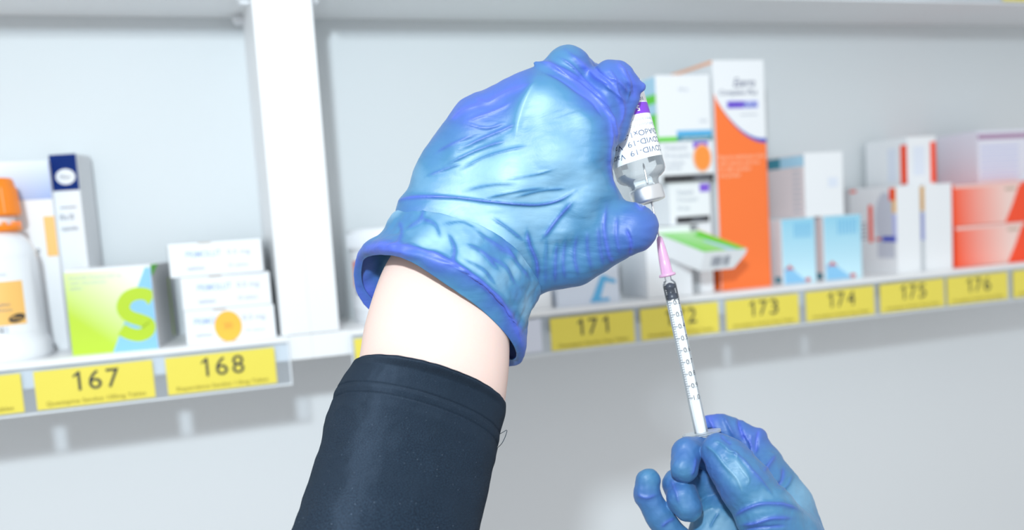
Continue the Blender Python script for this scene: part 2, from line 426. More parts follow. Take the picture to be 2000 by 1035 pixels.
x, w, _, _ = place(1290, 1394, 276, yk - .003, 355); h = z2 - z1 - .0002
q = Box('medicine_box', 'white box with round orange sticker and black base stripe, in the stack', x, w, z1 + .0002, h, yk - .003, .06)
q.b.rect(w * .03, w * .99, h * .01, h * .19, *q.F, M_black); q.b.rect(w * .62, w * .9, h * .82, h * .98, *q.F, M_purple)
q.b.text('Omeprazole', w * .08, h * .80, .005, *q.F, M_ltxt, width=w * .42); q.b.text('40 mg capsules', w * .08, h * .62, .004, *q.F, M_ltxt, width=w * .48); q.b.text('14 capsules', w * .08, h * .44, .004, *q.F, M_ltxt, width=w * .36); q.b.text('oral use', w * .08, h * .32, .004, *q.F, M_ltxt, width=w * .3)
q.b.text('tablets', w * .6, h * .06, .003, *q.F, M_ltxt, width=w * .3, off=.0006)
o = q.done()
s = MB(); s.oval(0, 0, .0088, .0120, (0, 0, 0), (1, 0, 0), (0, 0, 1), M_osticker, .0009); s.oval(0, 0, .0104, .0136, (0, 0, 0), (1, 0, 0), (0, 0, 1), M_ptxt, .0006)
so = s.build('sticker', o, loc=(w * .78, 0, h * .58)); so['label'] = 'orange oval sticker'
z3 = UY(1335, 146, yk - .004)[2]
x, w, _, _ = place(1282, 1388, 146, yk - .004, 275); h = z3 - z2 - .0002
q = Box('medicine_box', 'large white and green box with blue strip, on top of the stack behind the vial', x, w, z2 + .0002, h, yk - .004, .06)
q.b.rect(0, w * .35, 0, h * .07, *q.F, M_green); q.b.rect(w * .35, w, .0003, h * .16, *q.F, M_cyan); q.b.rect(w * .35, w, .0004, h * .075, *q.F, M_teal, .0004)
q.b.text('paracetamol', w * .45, h * .02, .003, *q.F, M_white, width=w * .48, off=.0006)
q.b.text('500 mg', w * .42, h * .76, .003, *q.F, M_ltxt, width=w * .16); q.b.text('tablets', w * .78, h * .28, .003, *q.F, M_ltxt, width=w * .14)
q.b.rect(.0, .0598, 0, h * .72, *q.L, M_green); q.b.rect(.0, .0598, h * .42, h * .58, *q.L, M_pblue, .0004); q.b.rect(.0, .0598, h * .72, h * .98, *q.L, M_pblue)
q.done()
# tall orange box
x, w, z, h = place(1392, 1492, 117, .800)
q = Box('medicine_box', 'tall orange and white box with navy curve, tallest in the right cabinet', x, w, z, h, .800, .082)
n_ = 24
arc2 = [(w * (.0 + i / n_), h * (.86 - .22 * math.sin(math.pi / 2 * min(1, i / n_)) ** .8)) for i in range(n_ + 1)]
q.b.poly([(0.0003, .0003), (w - .0003, .0003)] + [(min(max(a, .0003), w - .0003), b_) for a, b_ in arc2[::-1]], *q.F, M_ocard)
for i in range(n_):
    (a0, b0), (a1, b1) = arc2[i], arc2[i + 1]; th = h * .020 * (i / n_) ** 1.2; th1 = h * .020 * ((i + 1) / n_) ** 1.2
    q.b.poly([(a0, b0), (a1, b1), (min(a1, w - .0003), b1 + th1), (a0, b0 + th)], *q.F, M_blue, .0004)
q.b.text('Ezerra', w * .60, h * .885, .0088, *q.F, M_dtxt, width=w * .42, align='c', shear=.35)
q.b.text('Complete Plus', w * .48, h * .851, .0050, *q.F, M_dtxt, width=w * .74, align='c', shear=.25)
q.b.rect(w * .24, w * .86, h * .792, h * .825, *q.F, M_vtxt); q.b.rect(w * .26, w * .58, h * .794, h * .823, *q.F, M_purple, .0004)
q.b.text('CV7 PLUS', w * .55, h * .797, .0048, *q.F, M_blue, width=w * .55, align='c', off=.0006, bold=True)
q.b.rect(w * .5, w * .84, h * .762, h * .766, *q.F, M_ltxt)
for i, (tx, ww) in enumerate((('Natural multivitamin drink', .92), ('with calcium and iron', .8), ('for daily nutrition', .62), ('oral powder', .42))):
    q.b.text(tx, w * .04, h * (.575 - i * .026), .0040, *q.F, M_ptxt, width=w * ww, off=.0006, bold=True)
q.b.rect(.0003, .0817, h * .985, h * .9995, *q.L, M_ptxt, .0004)
q.b.rect(0, .0817, .0003, h * .10, *q.L, M_ocard)
q.done()
# pair of pale blue boxes
zN = None
for u0, u1, vt, lab in ((1526, 1592, 426, 'pale blue box with red and blue print, beside the tall orange box'), (1608, 1682, 421, 'pale blue box with red and blue print, right one of the pair')):
    x, w, z, h = place(u0, u1, vt, .797)
    h = (zN - ZS) if zN else h
    zN = z + h
    q = Box('medicine_box', lab, x, w, z, h, .797, .07, side=M_pink, group='pair of pale blue boxes')
    g = gradient('pale_blue_fade', srgb(206, 240, 250), srgb(150, 212, 236), (0, 0, 1), .0, h, .4)
    q.b.rect(.0004, w - .0004, .0004, h - .0004, *q.F, g)
    for k in range(6): q.b.rect(w * (.38 + k * .09), w * (.41 + k * .09), h * .70, h * .93, *q.F, M_cyan, .0004)
    q.b.poly([(w * .05, .001), (w * .72, .001), (w * .30, h * .22), (w * .05, h * .26)], *q.F, M_lblue, .0005)
    q.b.poly([(w * .03, h * .20), (w * .20, h * .30), (w * .34, h * .22), (w * .14, h * .24)], *q.F, M_red, .0007)
    q.b.oval(w * .74, h * .05, w * .08, h * .03, *q.F, M_red, .0006, 12)
    q.b.rect(.058, .068, .002, h * .12, *q.L, M_teal, .0004)
    q.done()
x, w, _, _ = place(1572, 1647, 298, .800, 424); z1 = UY(1610, 297, .80)[2]; h = z1 - zN - .0002
q = Box('medicine_box', 'white box with pinkish side, lying on the pair of pale blue boxes', x, w, zN + .0002, h, .80, .075, side=M_pink)
q.b.rect(.0, .0745, h * .80, h * .97, *q.L, M_teal, .0004); q.b.rect(.035, .0745, h * .80, h * .97, *q.L, M_pblue, .0006)
for k in range(9): q.b.rect(.055, .070, h * (.08 + .08 * k), h * (.10 + .08 * k), *q.L, M_ltxt, .0006)
q.b.rect(.004, .010, 0, h * .78, *q.L, mat('rose_print', srgb(215, 190, 190), .5), .0005)
q.b.rect(w * .6, w * .85, h * .45, h * .6, *q.F, mat('faint_print', srgb(225, 232, 244), .5))
q.done()
x, w, z, h = place(1672, 1712, 366, .862)
q = Box('medicine_box', 'grey-white box with blue lines, at the back between pale blue and orange-striped boxes', x, w, z, h, .862, .03, m=M_grey)
for k in range(5): q.b.rect(w * .05, w * .95, h * (.45 + .1 * k), h * (.47 + .1 * k), *q.F, M_vtxt)
q.done()
# two white boxes with orange strips
zQ = None
for i, (u0, u1, vt, lab) in enumerate(((1751, 1797, 362, 'white box with orange stripe and grey arch on its side'), (1806, 1859, 360, 'plain white box between the striped box and the red-orange boxes'))):
    x, w, z, h = place(u0, u1, vt, .797); h = (zQ - ZS) if zQ else h; zQ = z + h
    q = Box('medicine_box', lab, x, w, z, h, .797, .074)
    D = .074
    if i == 0:
        q.b.rect(D * .42, D * .50, h * .36, h * .80, *q.L, M_ored, .0004)
        q.b.oval(D * .76, h * .62, D * .20, h * .32, *q.L, mat('grey_arch_print', srgb(200, 204, 216), .5), .0004)
        q.b.rect(D * .60, D * .95, h * .18, h * .60, *q.L, mat('grey_arch_print', (1, 1, 1, 1)), .0003)
        q.b.rect(D * .70, D * .97, h * .37, h * .43, *q.L, M_blue, .0006)
        q.b.oval(D * .62, h * .40, D * .06, h * .02, *q.L, M_red, .0006, 10)
        q.b.rect(D * .86, D * .98, h * .84, h * .98, *q.L, M_ored, .0006)
        q.b.rect(D * .02, D * .16, h * .96, h * .99, *q.L, M_ored, .0006)
        for k in range(5): q.b.rect(D * .06, D * .38, h * (.40 + k * .045), h * (.412 + k * .045), *q.L, M_txt, .0005)
    q.b.rect(D * .92, D * .995, h * .70, h * .98, *q.L, M_olabel, .0005)
    q.b.rect(D * .92, D * .995, h * .36, h * .68, *q.L, M_vtxt, .0005)
    q.done()
x, w, _, _ = place(1772, 1828, 262, .822, 355); z1 = UY(1800, 266, .822)[2]; h = z1 - zQ - .0002
q = Box('medicine_box', 'white box with two vertical red stripes, on top of the orange-striped boxes', x, w, zQ + .0002, h, .822, .066, side=M_white)
q.b.rect(.056, .066, h * .03, h * .84, *q.L, M_ored, .0005); q.b.rect(w * .80, w * .99, h * .03, h * .88, *q.F, M_ored); q.b.rect(w * .2, w * .6, h * .2, h * .8, *q.F, M_ltxt if False else mat('faint_print', (1, 1, 1, 1)))
q.b.rect(.036, .050, h * .1, h * .8, *q.L, mat('faint_print', (1, 1, 1, 1)), .0004)
q.b.rect(.001, w - .001, .001, .003, *q.T, M_ocard, .0003)
q.done()
# red-orange boxes
zz = ZS
for i, (u0, u1, vt, lab) in enumerate(((1866, 2018, 437, 'red-orange box with pale slanted panel, lower of two'), (1862, 2012, 357, 'red-orange box with pale slanted panel, upper of two'))):
    x, w, _, _ = place(u0, u1, vt, .797, vt + 70); z1 = UY((u0 + u1) / 2, vt, .797)[2]; h = z1 - zz - .0002
    q = Box('medicine_box', lab, x, w, zz + .0002, h, .797, .075, m=M_ored, group='red-orange boxes stacked at the right')
    g = gradient('red_fade_%d' % i, srgb(254, 84, 34), srgb(246, 214, 205), (1, 0, .1), w * .02, w * .72, .4)
    q.b.poly([(.0004, .0004), (w * .66, .0004), (w * .76, h * .45), (w * .86, h * .98), (.0004, h * .98)], *q.F, g)
    q.b.rect(.0004, w * .88, h * .92, h * .995, *q.F, mat('pink_rim', srgb(244, 206, 198), .5), .0004)
    q.b.rect(w * .66, w * .8, h * .80, h * .86, *q.F, M_brown, .0005)
    q.done(); zz += h + .0002
x, w, z, h = place(1996, 2075, 362, .806)
q = Box('medicine_box', 'pale red box cut by the right edge of the frame', x + .012, w, z, h, .806, .06, m=mat('salmon_card', srgb(246, 150, 130), .5)); q.done()
x, w, _, _ = place(1910, 2040, 254, .812, 352); z1 = UY(1960, 254, .812)[2]; h = z1 - zz - .0002
q = Box('medicine_box', 'white box with purple line and grey print, top right on the red-orange boxes', x, w, zz + .0002, h, .812, .06, m=mat('lilac_card', srgb(226, 226, 238), .5))
q.b.rect(0, w, h * .84, h * .93, *q.F, mat('plum_print', srgb(170, 130, 165), .5))
for k in range(6): q.b.rect(w * .04, w * .6, h * (.12 + k * .11), h * (.145 + k * .11), *q.F, M_vtxt)
q.b.poly([(w * .6, 0), (w, 0), (w, h * .84)], *q.F, mat('faint_print', (1, 1, 1, 1)), .0004)
q.done()

# ------------------------------------------------------------------ bottles
def bottle_orange():
    c = UY(-6, 560, .822); x, y = c[0], .822
    r = empty('pill_bottle', (x, y, ZS)); tag(r, 'white pill bottle with orange cap and amber label, at the left edge', 'bottle')
    H = UY(0, 352, .822)[2] - ZS; k = H / .148
    m = MB()
    m.lathe([(.0325, 0), (.0345, .002), (.0348, .006), (.0346, .0125), (.0330, .0155), (.0318, .0175), (.0314, .03), (.0306, .080), (.0302, .084), (.028, .0905), (.0240, .0955), (.0205, .0982), (.0186, .0995), (.0180, .113)], M_plast, n=56)
    m.build('body', r)
    m = MB(); n = 14
    m.lathe([(.0185, .1000), (.0222, .1005), (.0228, .1030), (.0222, .1052), (.0185, .1055)], M_orange, n=48)
    for i in range(n):
        a = 2 * math.pi * i / n; px, py = .0208 * math.cos(a), .0208 * math.sin(a)
        m.box(px - .0016, px + .0016, py - .0016, py + .0016, .1050, .1078, M_orange)
    m.build('tamper_ring', r)
    m = MB()
    prof = [(.0180, .1122), (.0228, .1125), (.0230, .1145), (.0216, .134), (.0210, .136), (.0201, .1480 * k), (.0190, .1492 * k), (.0, .1497 * k)]
    m.lathe(prof, M_orange, n=56, cap=False)
    for i in range(36):
        a = 2 * math.pi * i / 36; cc, ss = math.cos(a), math.sin(a)
        p0, p1 = Vector((.0229 * cc, .0229 * ss, .1145)), Vector((.0215 * cc, .0215 * ss, .134)); t_ = Vector((-ss, cc, 0)) * .0006; o_ = Vector((cc, ss, 0)) * .0004
        m.add([p0 - t_, p0 + t_, p1 + t_, p1 - t_, p0 + o_, p1 + o_], [(0, 4, 5, 3), (4, 1, 2, 5)], M_orange)
    m.build('cap', r)
    # wrap-around label
    m = MB(); R = .0319
    def wrap(a0, a1, z0, z1, mt, rr=R, n=24):
        pv = []
        for i in range(n + 1):
            a = a0 + (a1 - a0) * i / n
            for z_ in (z0, z1): pv.append((rr * math.sin(a) , -rr * math.cos(a), z_))
        m.add(pv, [(2 * i, 2 * i + 2, 2 * i + 3, 2 * i + 1) for i in range(n)], mt, True)
    def wtext(s, a0, z0, hh, width, mt, rr=R + .0004):
        v, f = text_geo(s); k_ = width / (v[:, 0].max() * hh)
        m.add([(rr * math.sin(a0 + p[0] * hh * k_ / rr), -rr * math.cos(a0 + p[0] * hh * k_ / rr), z0 + p[1] * hh) for p in v], f, mt)
    wrap(-2.6, 1.05, .022, .079, mat('label_paper', (.88, .90, .93, 1), .4))
    wrap(-2.0, .74, .0285, .062, M_olabel, R + .0002)
    wtext('Zinc', -.1, .0725, .003, .006, M_txt); wtext('chewable tablets', -.35, .0665, .0024, .024, M_ltxt)
    wtext('Omega 3 fish oil', -.45, .055, .0024, .016, M_txt); wtext('Vitamin tablets', -.25, .0435, .0024, .021, M_txt); wtext('100 tablets', -.25, .0395, .002, .022, M_txt)
    pv = [((R + .0006) * math.sin(.52 + .19 * math.cos(t_)), -(R + .0006) * math.cos(.52 + .19 * math.cos(t_)), .0335 + .0032 * math.sin(t_) + .001 * math.cos(t_)) for t_ in np.linspace(0, 2 * math.pi, 24, endpoint=False)]
    m.add(pv, [list(range(24))], M_black)
    wtext('Pfizer', .40, .0323, .0026, .008, M_olabel, R + .0009)
    for i in range(10): a = -.05 + i * .036; wrap(a, a + random.choice((.01, .02)), .0225, .0275, M_ink if i < 7 else M_ltxt, R + .0003, 2)
    m.build('label', r)
bottle_orange()
def jar():
    y = .845; c = UY(742, 500, y); r = empty('jar', (c[0] + .004, y, ZS)); tag(r, 'white plastic jar with rounded lid, behind the glove cuff', 'jar')
    R = .0315
    m = MB(); m.lathe([(R * .94, 0), (R, .003), (R, .062), (R * .97, .066)], M_plast, n=48); m.build('body', r)
    m = MB(); m.lathe([(R * 1.01, .066), (R * 1.04, .067), (R * 1.04, .081), (R * .98, .0845), (0, .085)], M_plast, n=48, cap=False)
    for i in range(48):
        a = 2 * math.pi * i / 48; m.box(R * 1.04 * math.cos(a) - .0005, R * 1.04 * math.cos(a) + .0005, R * 1.04 * math.sin(a) - .0005, R * 1.04 * math.sin(a) + .0005, .068, .080, M_plast)
    m.build('lid', r)
    m = MB(); rr = R + .0003
    def wr(a0, a1, z0, z1, mt, rr, n=20):
        pv = [(rr * math.sin(a0 + (a1 - a0) * i / n), -rr * math.cos(a0 + (a1 - a0) * i / n), z_) for i in range(n + 1) for z_ in (z0, z1)]
        m.add(pv, [(2 * i, 2 * i + 2, 2 * i + 3, 2 * i + 1) for i in range(n)], mt, True)
    wr(-1.6, 1.6, .012, .058, mat('label_paper', (1, 1, 1, 1)), rr); wr(-1.28, -1.02, .033, .056, M_red, rr + .0003); wr(-1.2, -.98, .026, .034, M_navy, rr + .0003); wr(-.6, .2, .014, .020, M_red, rr + .0003)
    m.build('label', r)
jar()
# ------------------------------------------------------------------ hands: distance fields turned into meshes
def crom(pts, n, closed=True):
    p = np.array(pts, float); N = len(p); out = []
    tot = N if closed else N - 1
    for t in np.arange(n) / n * tot if closed else np.linspace(0, tot, n):
        i = min(int(t), tot - 1) if not closed else int(t) % N; f = t - int(t) if closed else t - i
        g = (lambda k: p[k % N]) if closed else (lambda k: p[min(max(k, 0), N - 1)] if 0 <= k < N else (2 * p[0] - p[1] if k < 0 else 2 * p[-1] - p[-2]))
        a, b_, c, d = g(i - 1), g(i), g(i + 1), g(i + 2)
        out.append(.5 * ((2 * b_) + (c - a) * f + (2 * a - 5 * b_ + 4 * c - d) * f * f + (3 * b_ - a - 3 * c + d) * f ** 3))
    return np.array(out)
def poly_sd(px, py, poly):
    """signed distance to a closed outline on a 2-D grid"""
    d = np.full(px.shape, 1e9, np.float32); ins = np.zeros(px.shape, bool); n = len(poly)
    for i in range(n):
        ax, ay = poly[i]; bx, by = poly[(i + 1) % n]
        ex_, ey_ = bx - ax, by - ay; l = ex_ * ex_ + ey_ * ey_ + 1e-9
        t = np.clip(((px - ax) * ex_ + (py - ay) * ey_) / l, 0, 1)
        d = np.minimum(d, (px - ax - t * ex_) ** 2 + (py - ay - t * ey_) ** 2)
        if ay != by:
            c = ((ay > py) != (by > py)) & (px < ex_ * (py - ay) / (by - ay) + ax); ins ^= c
    d = np.sqrt(d); return np.where(ins, -d, d)
def idw(px, py, pts, p=3.0):
    num = 0; den = 0
    for a, b_, v in pts:
        w = 1.0 / ((px - a) ** 2 + (py - b_) ** 2 + 400) ** (p / 2); num = num + w * v; den = den + w
    return num / den
def smin(a, b_, k):
    h = np.maximum(k - np.abs(a - b_), 0) / k
    return np.minimum(a, b_) - h * h * k * .25
class Field:
    def __init__(s, lo_, hi, h):
        s.lo = np.array(lo_, float); s.h = h
        s.n = [int((b_ - a) / h) + 1 for a, b_ in zip(lo_, hi)]
        s.x = (s.lo[0] + h * np.arange(s.n[0], dtype=np.float32))[:, None, None]
        s.y = (s.lo[1] + h * np.arange(s.n[1], dtype=np.float32))[None, :, None]
        s.z = (s.lo[2] + h * np.arange(s.n[2], dtype=np.float32))[None, None, :]
        s.f = np.full(s.n, 1e3, np.float32)
    def slab(s, outline, zc, R, h, k=1, cut=0):
        poly = crom(outline, len(outline) * 5)
        px, py = s.x[:, :, 0] + 0 * s.y[:, :, 0], s.y[:, :, 0] + 0 * s.x[:, :, 0]
        d2 = poly_sd(px, py, poly)[:, :, None] + R
        z0 = idw(px, py, zc)[:, :, None]
        d3 = np.abs(s.z - z0) - h
        g = np.sqrt(np.maximum(d2, 0) ** 2 + np.maximum(d3, 0) ** 2) + np.minimum(np.maximum(d2, d3), 0) - R
        s.f = smin(s.f, g.astype(np.float32), k)
    def chain(s, pts, k=10, inner=8):
        g = None
        for (a, b_) in zip(pts[:-1], pts[1:]):
            A, B = np.array(a[:3]), np.array(b_[:3]); e = B - A; l = float(e @ e)
            t = np.clip(((s.x - A[0]) * e[0] + (s.y - A[1]) * e[1] + (s.z - A[2]) * e[2]) / l, 0, 1)
            d = np.sqrt((s.x - A[0] - t * e[0]) ** 2 + (s.y - A[1] - t * e[1]) ** 2 + (s.z - A[2] - t * e[2]) ** 2) - (a[3] + t * (b_[3] - a[3]))
            g = d if g is None else smin(g, d, inner)
        s.f = smin(s.f, g.astype(np.float32), k)
    def carve(s, A, B, r):
        A, B = np.array(A, float), np.array(B, float); e = B - A; l = float(e @ e)
        t = ((s.x - A[0]) * e[0] + (s.y - A[1]) * e[1] + (s.z - A[2]) * e[2]) / l
        d = np.sqrt((s.x - A[0] - t * e[0]) ** 2 + (s.y - A[1] - t * e[1]) ** 2 + (s.z - A[2] - t * e[2]) ** 2)
        g = np.minimum(r - d, np.minimum(t, 1 - t) * math.sqrt(l))
        s.f = np.maximum(s.f, g.astype(np.float32))
    def mesh(s):
        f = s.f; n = s.n; ins = f < 0
        N = (n[0] - 1, n[1] - 1, n[2] - 1)
        acc = []; quads = []
        lin = lambda i, j, k: (i * N[1] + j) * N[2] + k
        for ax in range(3):
            sl0 = [slice(None)] * 3; sl1 = [slice(None)] * 3; sl0[ax] = slice(0, -1); sl1[ax] = slice(1, None)
            a, b_ = ins[tuple(sl0)], ins[tuple(sl1)]
            I = np.argwhere(a != b_)
            o1, o2 = [(1, 2), (2, 0), (0, 1)][ax]
            ok = (I[:, o1] > 0) & (I[:, o2] > 0) & (I[:, o1] < N[o1]) & (I[:, o2] < N[o2]) & (I[:, ax] < N[ax])
            I = I[ok]; J = I.copy(); J[:, ax] += 1
            f0, f1 = f[tuple(I.T)], f[tuple(J.T)]; t = f0 / (f0 - f1)
            P = I.astype(float); P[:, ax] += t
            cells = []
            for d1, d2 in ((-1, -1), (0, -1), (0, 0), (-1, 0)):
                c = I.copy(); c[:, o1] += d1; c[:, o2] += d2; L = lin(c[:, 0], c[:, 1], c[:, 2]); cells.append(L); acc.append((L, P))
            Q = np.stack(cells, 1); fl = ~(f0 < 0); Q[fl] = Q[fl][:, ::-1]; quads.append(Q)
        L = np.concatenate([a for a, _ in acc]); P = np.concatenate([p for _, p in acc])
        u, inv = np.unique(L, return_inverse=True); cnt = np.bincount(inv)
        V = np.stack([np.bincount(inv, P[:, i]) / cnt for i in range(3)], 1)
        Q = np.searchsorted(u, np.concatenate(quads))
        return V * s.h + s.lo, Q
def vnormals(V, Q):
    a = V[Q[:, 2]] - V[Q[:, 0]]; b_ = V[Q[:, 3]] - V[Q[:, 1]]; fn = np.cross(a, b_); n = np.zeros_like(V)
    for i in range(4): np.add.at(n, Q[:, i], fn)
    return n / (np.linalg.norm(n, axis=1)[:, None] + 1e-9)
def smooth(V, Q, it=2, lam=.5):
    E = np.concatenate([Q[:, [0, 1]], Q[:, [1, 2]], Q[:, [2, 3]], Q[:, [3, 0]]]); E = np.concatenate([E, E[:, ::-1]])
    c = np.bincount(E[:, 0], minlength=len(V))[:, None] + 1e-9
    for _ in range(it):
        m = np.stack([np.bincount(E[:, 0], V[E[:, 1], i], minlength=len(V)) for i in range(3)], 1) / c
        V = V + lam * (m - V)
    return V
def line_field(V, lines):
    """sum of creases and ridges along drawn polylines -> (height, loose) per vertex"""
    H = np.zeros(len(V)); Lo = np.zeros(len(V)); x, y = V[:, 0], V[:, 1]
    for amp, wd_, lo_, pts in lines:
        p = crom(pts, max(6, len(pts) * 5), False); d = np.full(len(V), 1e9); tt = np.zeros(len(V)); n = len(p)
        for i in range(n - 1):
            ax, ay = p[i]; e0, e1 = p[i + 1] - p[i]; l = e0 * e0 + e1 * e1 + 1e-9
            t = np.clip(((x - ax) * e0 + (y - ay) * e1) / l, 0, 1); q = (x - ax - t * e0) ** 2 + (y - ay - t * e1) ** 2
            m = q < d; d[m] = q[m]; tt[m] = (i + t[m]) / (n - 1)
        fade = np.clip(np.minimum(tt, 1 - tt) * 5, 0.15, 1)
        g = np.exp(-(np.sqrt(d) / (wd_ * .85)) ** 1.25) * fade
        side = np.exp(-d / (2 * (wd_ * 1.9) ** 2)) * fade
        H += amp * (g - .45 * side); Lo += lo_ * g
    return H, Lo
def fnoise(V, sx, sy, sz, seed=0.):
    return np.array([noise.noise((p[0] * sx + seed, p[1] * sy, p[2] * sz)) for p in V])
def make_mesh(name, V, Q, m, parent, loose_shade=None, wet=None, uv=None):
    me = bpy.data.meshes.new(name); Wd = W3(V)
    me.vertices.add(len(Wd)); me.vertices.foreach_set('co', Wd.astype(np.float32).ravel())
    Q = np.asarray(Q); nq = len(Q); me.loops.add(nq * 4); me.loops.foreach_set('vertex_index', Q.astype(np.int32).ravel())
    me.polygons.add(nq); me.polygons.foreach_set('loop_start', np.arange(0, nq * 4, 4, dtype=np.int32)); me.polygons.foreach_set('loop_total', np.full(nq, 4, np.int32))
    me.update(calc_edges=True); me.validate(); me.polygons.foreach_set('use_smooth', np.ones(len(me.polygons), bool))
    if loose_shade is not None:
        at = me.attributes.new('loose_shade', 'FLOAT', 'POINT'); at.data.foreach_set('value', np.clip(loose_shade, 0, 1).astype(np.float32))
    if uv is not None:
        l = me.uv_layers.new(name='uv'); l.data.foreach_set('uv', np.asarray(uv, np.float32)[Q.ravel()].ravel())
    me.materials.append(m); o = bpy.data.objects.new(name, me); COL.objects.link(o)
    if parent:
        o.parent = parent; o.matrix_parent_inverse = Matrix.Translation(-parent.location)
    return o
def loft(rings, n_between, na, closed_ends=False):
    """rings: list of closed loops (k,3) with the same angular order; returns V, Q, (ring parameter, angle)"""
    R = [crom(r, na) for r in rings]; R = np.array(R)            # rings x na x 3
    M_ = len(R); out = []
    T = np.linspace(0, M_ - 1, (M_ - 1) * n_between + 1)
    for t in T:
        i = min(int(t), M_ - 2); f = t - i
        a = R[i - 1] if i > 0 else 2 * R[0] - R[1]; b_, c = R[i], R[i + 1]; d = R[i + 2] if i + 2 < M_ else 2 * R[-1] - R[-2]
        out.append(.5 * ((2 * b_) + (c - a) * f + (2 * a - 5 * b_ + 4 * c - d) * f * f + (3 * b_ - a - 3 * c + d) * f ** 3))
    V = np.array(out); m = len(V)
    q = []
    I, J = np.meshgrid(np.arange(m - 1), np.arange(na), indexing='ij'); I = I.ravel(); J = J.ravel()
    Q = np.stack([I * na + J, (I + 1) * na + J, (I + 1) * na + (J + 1) % na, I * na + (J + 1) % na], 1)
    tp = np.repeat(T, na); an = np.tile(np.arange(na) / na, m)
    return V.reshape(-1, 3), Q, tp, an

def glove_material():
    m = bpy.data.materials.new('nitrile_glove'); m.use_nodes = True; nt = m.node_tree; b = nt.nodes['Principled BSDF']
    at = nt.nodes.new('ShaderNodeAttribute'); at.attribute_name = 'loose_shade'
    tc = nt.nodes.new('ShaderNodeTexCoord')
    n = nt.nodes.new('ShaderNodeTexNoise'); n.inputs['Scale'].default_value = 28; n.inputs['Detail'].default_value = 4
    mr = nt.nodes.new('ShaderNodeMapRange'); mr.inputs[1].default_value = .3; mr.inputs[2].default_value = .7; mr.inputs[3].default_value = -.09; mr.inputs[4].default_value = .09
    ad = nt.nodes.new('ShaderNodeMath'); ad.operation = 'ADD'; ad.use_clamp = True
    cr = nt.nodes.new('ShaderNodeValToRGB'); e = cr.color_ramp.elements
    e[0].position = 0; e[0].color = (.27, .47, .61, 1); e[1].position = 1; e[1].color = (.068, .125, .54, 1)  # stretched film pale, slack film violet; lit and shaded tones are painted in too
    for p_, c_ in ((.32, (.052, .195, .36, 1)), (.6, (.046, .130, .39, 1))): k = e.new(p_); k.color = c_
    mp = nt.nodes.new('ShaderNodeMapping'); mp.inputs['Scale'].default_value = (14, 40, 55); mp.inputs['Rotation'].default_value = (0, .5, 0)
    n4 = nt.nodes.new('ShaderNodeTexNoise'); n4.inputs['Scale'].default_value = 1; n4.inputs['Detail'].default_value = 6; n4.inputs['Distortion'].default_value = 1.4
    b2 = nt.nodes.new('ShaderNodeBump'); b2.inputs['Strength'].default_value = .5; b2.inputs['Distance'].default_value = .0016
    nt.links.new(tc.outputs['Object'], mp.inputs['Vector']); nt.links.new(mp.outputs[0], n4.inputs['Vector']); nt.links.new(n4.outputs['Fac'], b2.inputs['Height'])
    bp = nt.nodes.new('ShaderNodeBump'); nt.links.new(b2.outputs[0], bp.inputs['Normal']); bp.inputs['Strength'].default_value = .35; bp.inputs['Distance'].default_value = .0006
    n2 = nt.nodes.new('ShaderNodeTexNoise'); n2.inputs['Scale'].default_value = 160; n2.inputs['Detail'].default_value = 5
    L = nt.links.new
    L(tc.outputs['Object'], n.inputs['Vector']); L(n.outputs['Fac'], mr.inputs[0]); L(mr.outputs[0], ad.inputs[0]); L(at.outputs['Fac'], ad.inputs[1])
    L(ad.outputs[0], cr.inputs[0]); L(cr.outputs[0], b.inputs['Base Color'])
    L(tc.outputs['Object'], n2.inputs['Vector']); L(n2.outputs['Fac'], bp.inputs['Height']); L(bp.outputs[0], b.inputs['Normal'])
    b.inputs['Roughness'].default_value = .5; b.inputs['Specular IOR Level'].default_value = .6
    b.inputs['Sheen Weight'].default_value = .1; b.inputs['Sheen Roughness'].default_value = .45; b.inputs['Sheen Tint'].default_value = (.55, .6, 1, 1)
    return m
M_glove = glove_material()
M_skin = noisy('skin', srgb(226, 200, 190), srgb(222, 193, 182), 22, .55, .12, 900, .2)
M_skin.node_tree.nodes['Principled BSDF'].inputs['Subsurface Weight'].default_value = .15
M_skin.node_tree.nodes['Principled BSDF'].inputs['Subsurface Radius'].default_value = (.006, .002, .001)

person = empty('person', tuple(W3([(850, 720, 0)])[0]))
tag(person, 'person in dark navy sleeves and blue gloves drawing from a vial with a syringe', 'person')

# ---------------------------------------------- left glove (back of the hand towards the camera)
palmL = [(800, 500), (772, 445), (777, 395), (797, 366), (808, 330), (826, 295), (850, 262), (876, 226), (898, 197), (925, 183), (945, 178), (985, 154), (1020, 140), (1060, 140),
         (1100, 150), (1150, 172), (1188, 205), (1208, 245), (1203, 290), (1196, 325), (1201, 355), (1212, 380), (1215, 430), (1200, 490), (1150, 533), (1108, 555), (1062, 574), (1042, 588), (1000, 620), (900, 600), (820, 550)]
zcL = [(850, 600, 22), (1000, 620, 30), (960, 480, 8), (860, 450, 20), (1000, 350, 0), (900, 300, 25), (850, 300, 38), (960, 180, 30), (1050, 190, 8), (1130, 230, 10), (1080, 300, 0), (1190, 250, 14), (1190, 330, 24), (1160, 300, 12), (1130, 400, 22), (1190, 420, 50), (1120, 500, 72), (1060, 560, 76), (1200, 490, 80), (1100, 440, 36)]
G = Field((742, 68, -95), (1312, 640, 240), 2.4)
G.slab(palmL, zcL, 56, 6)
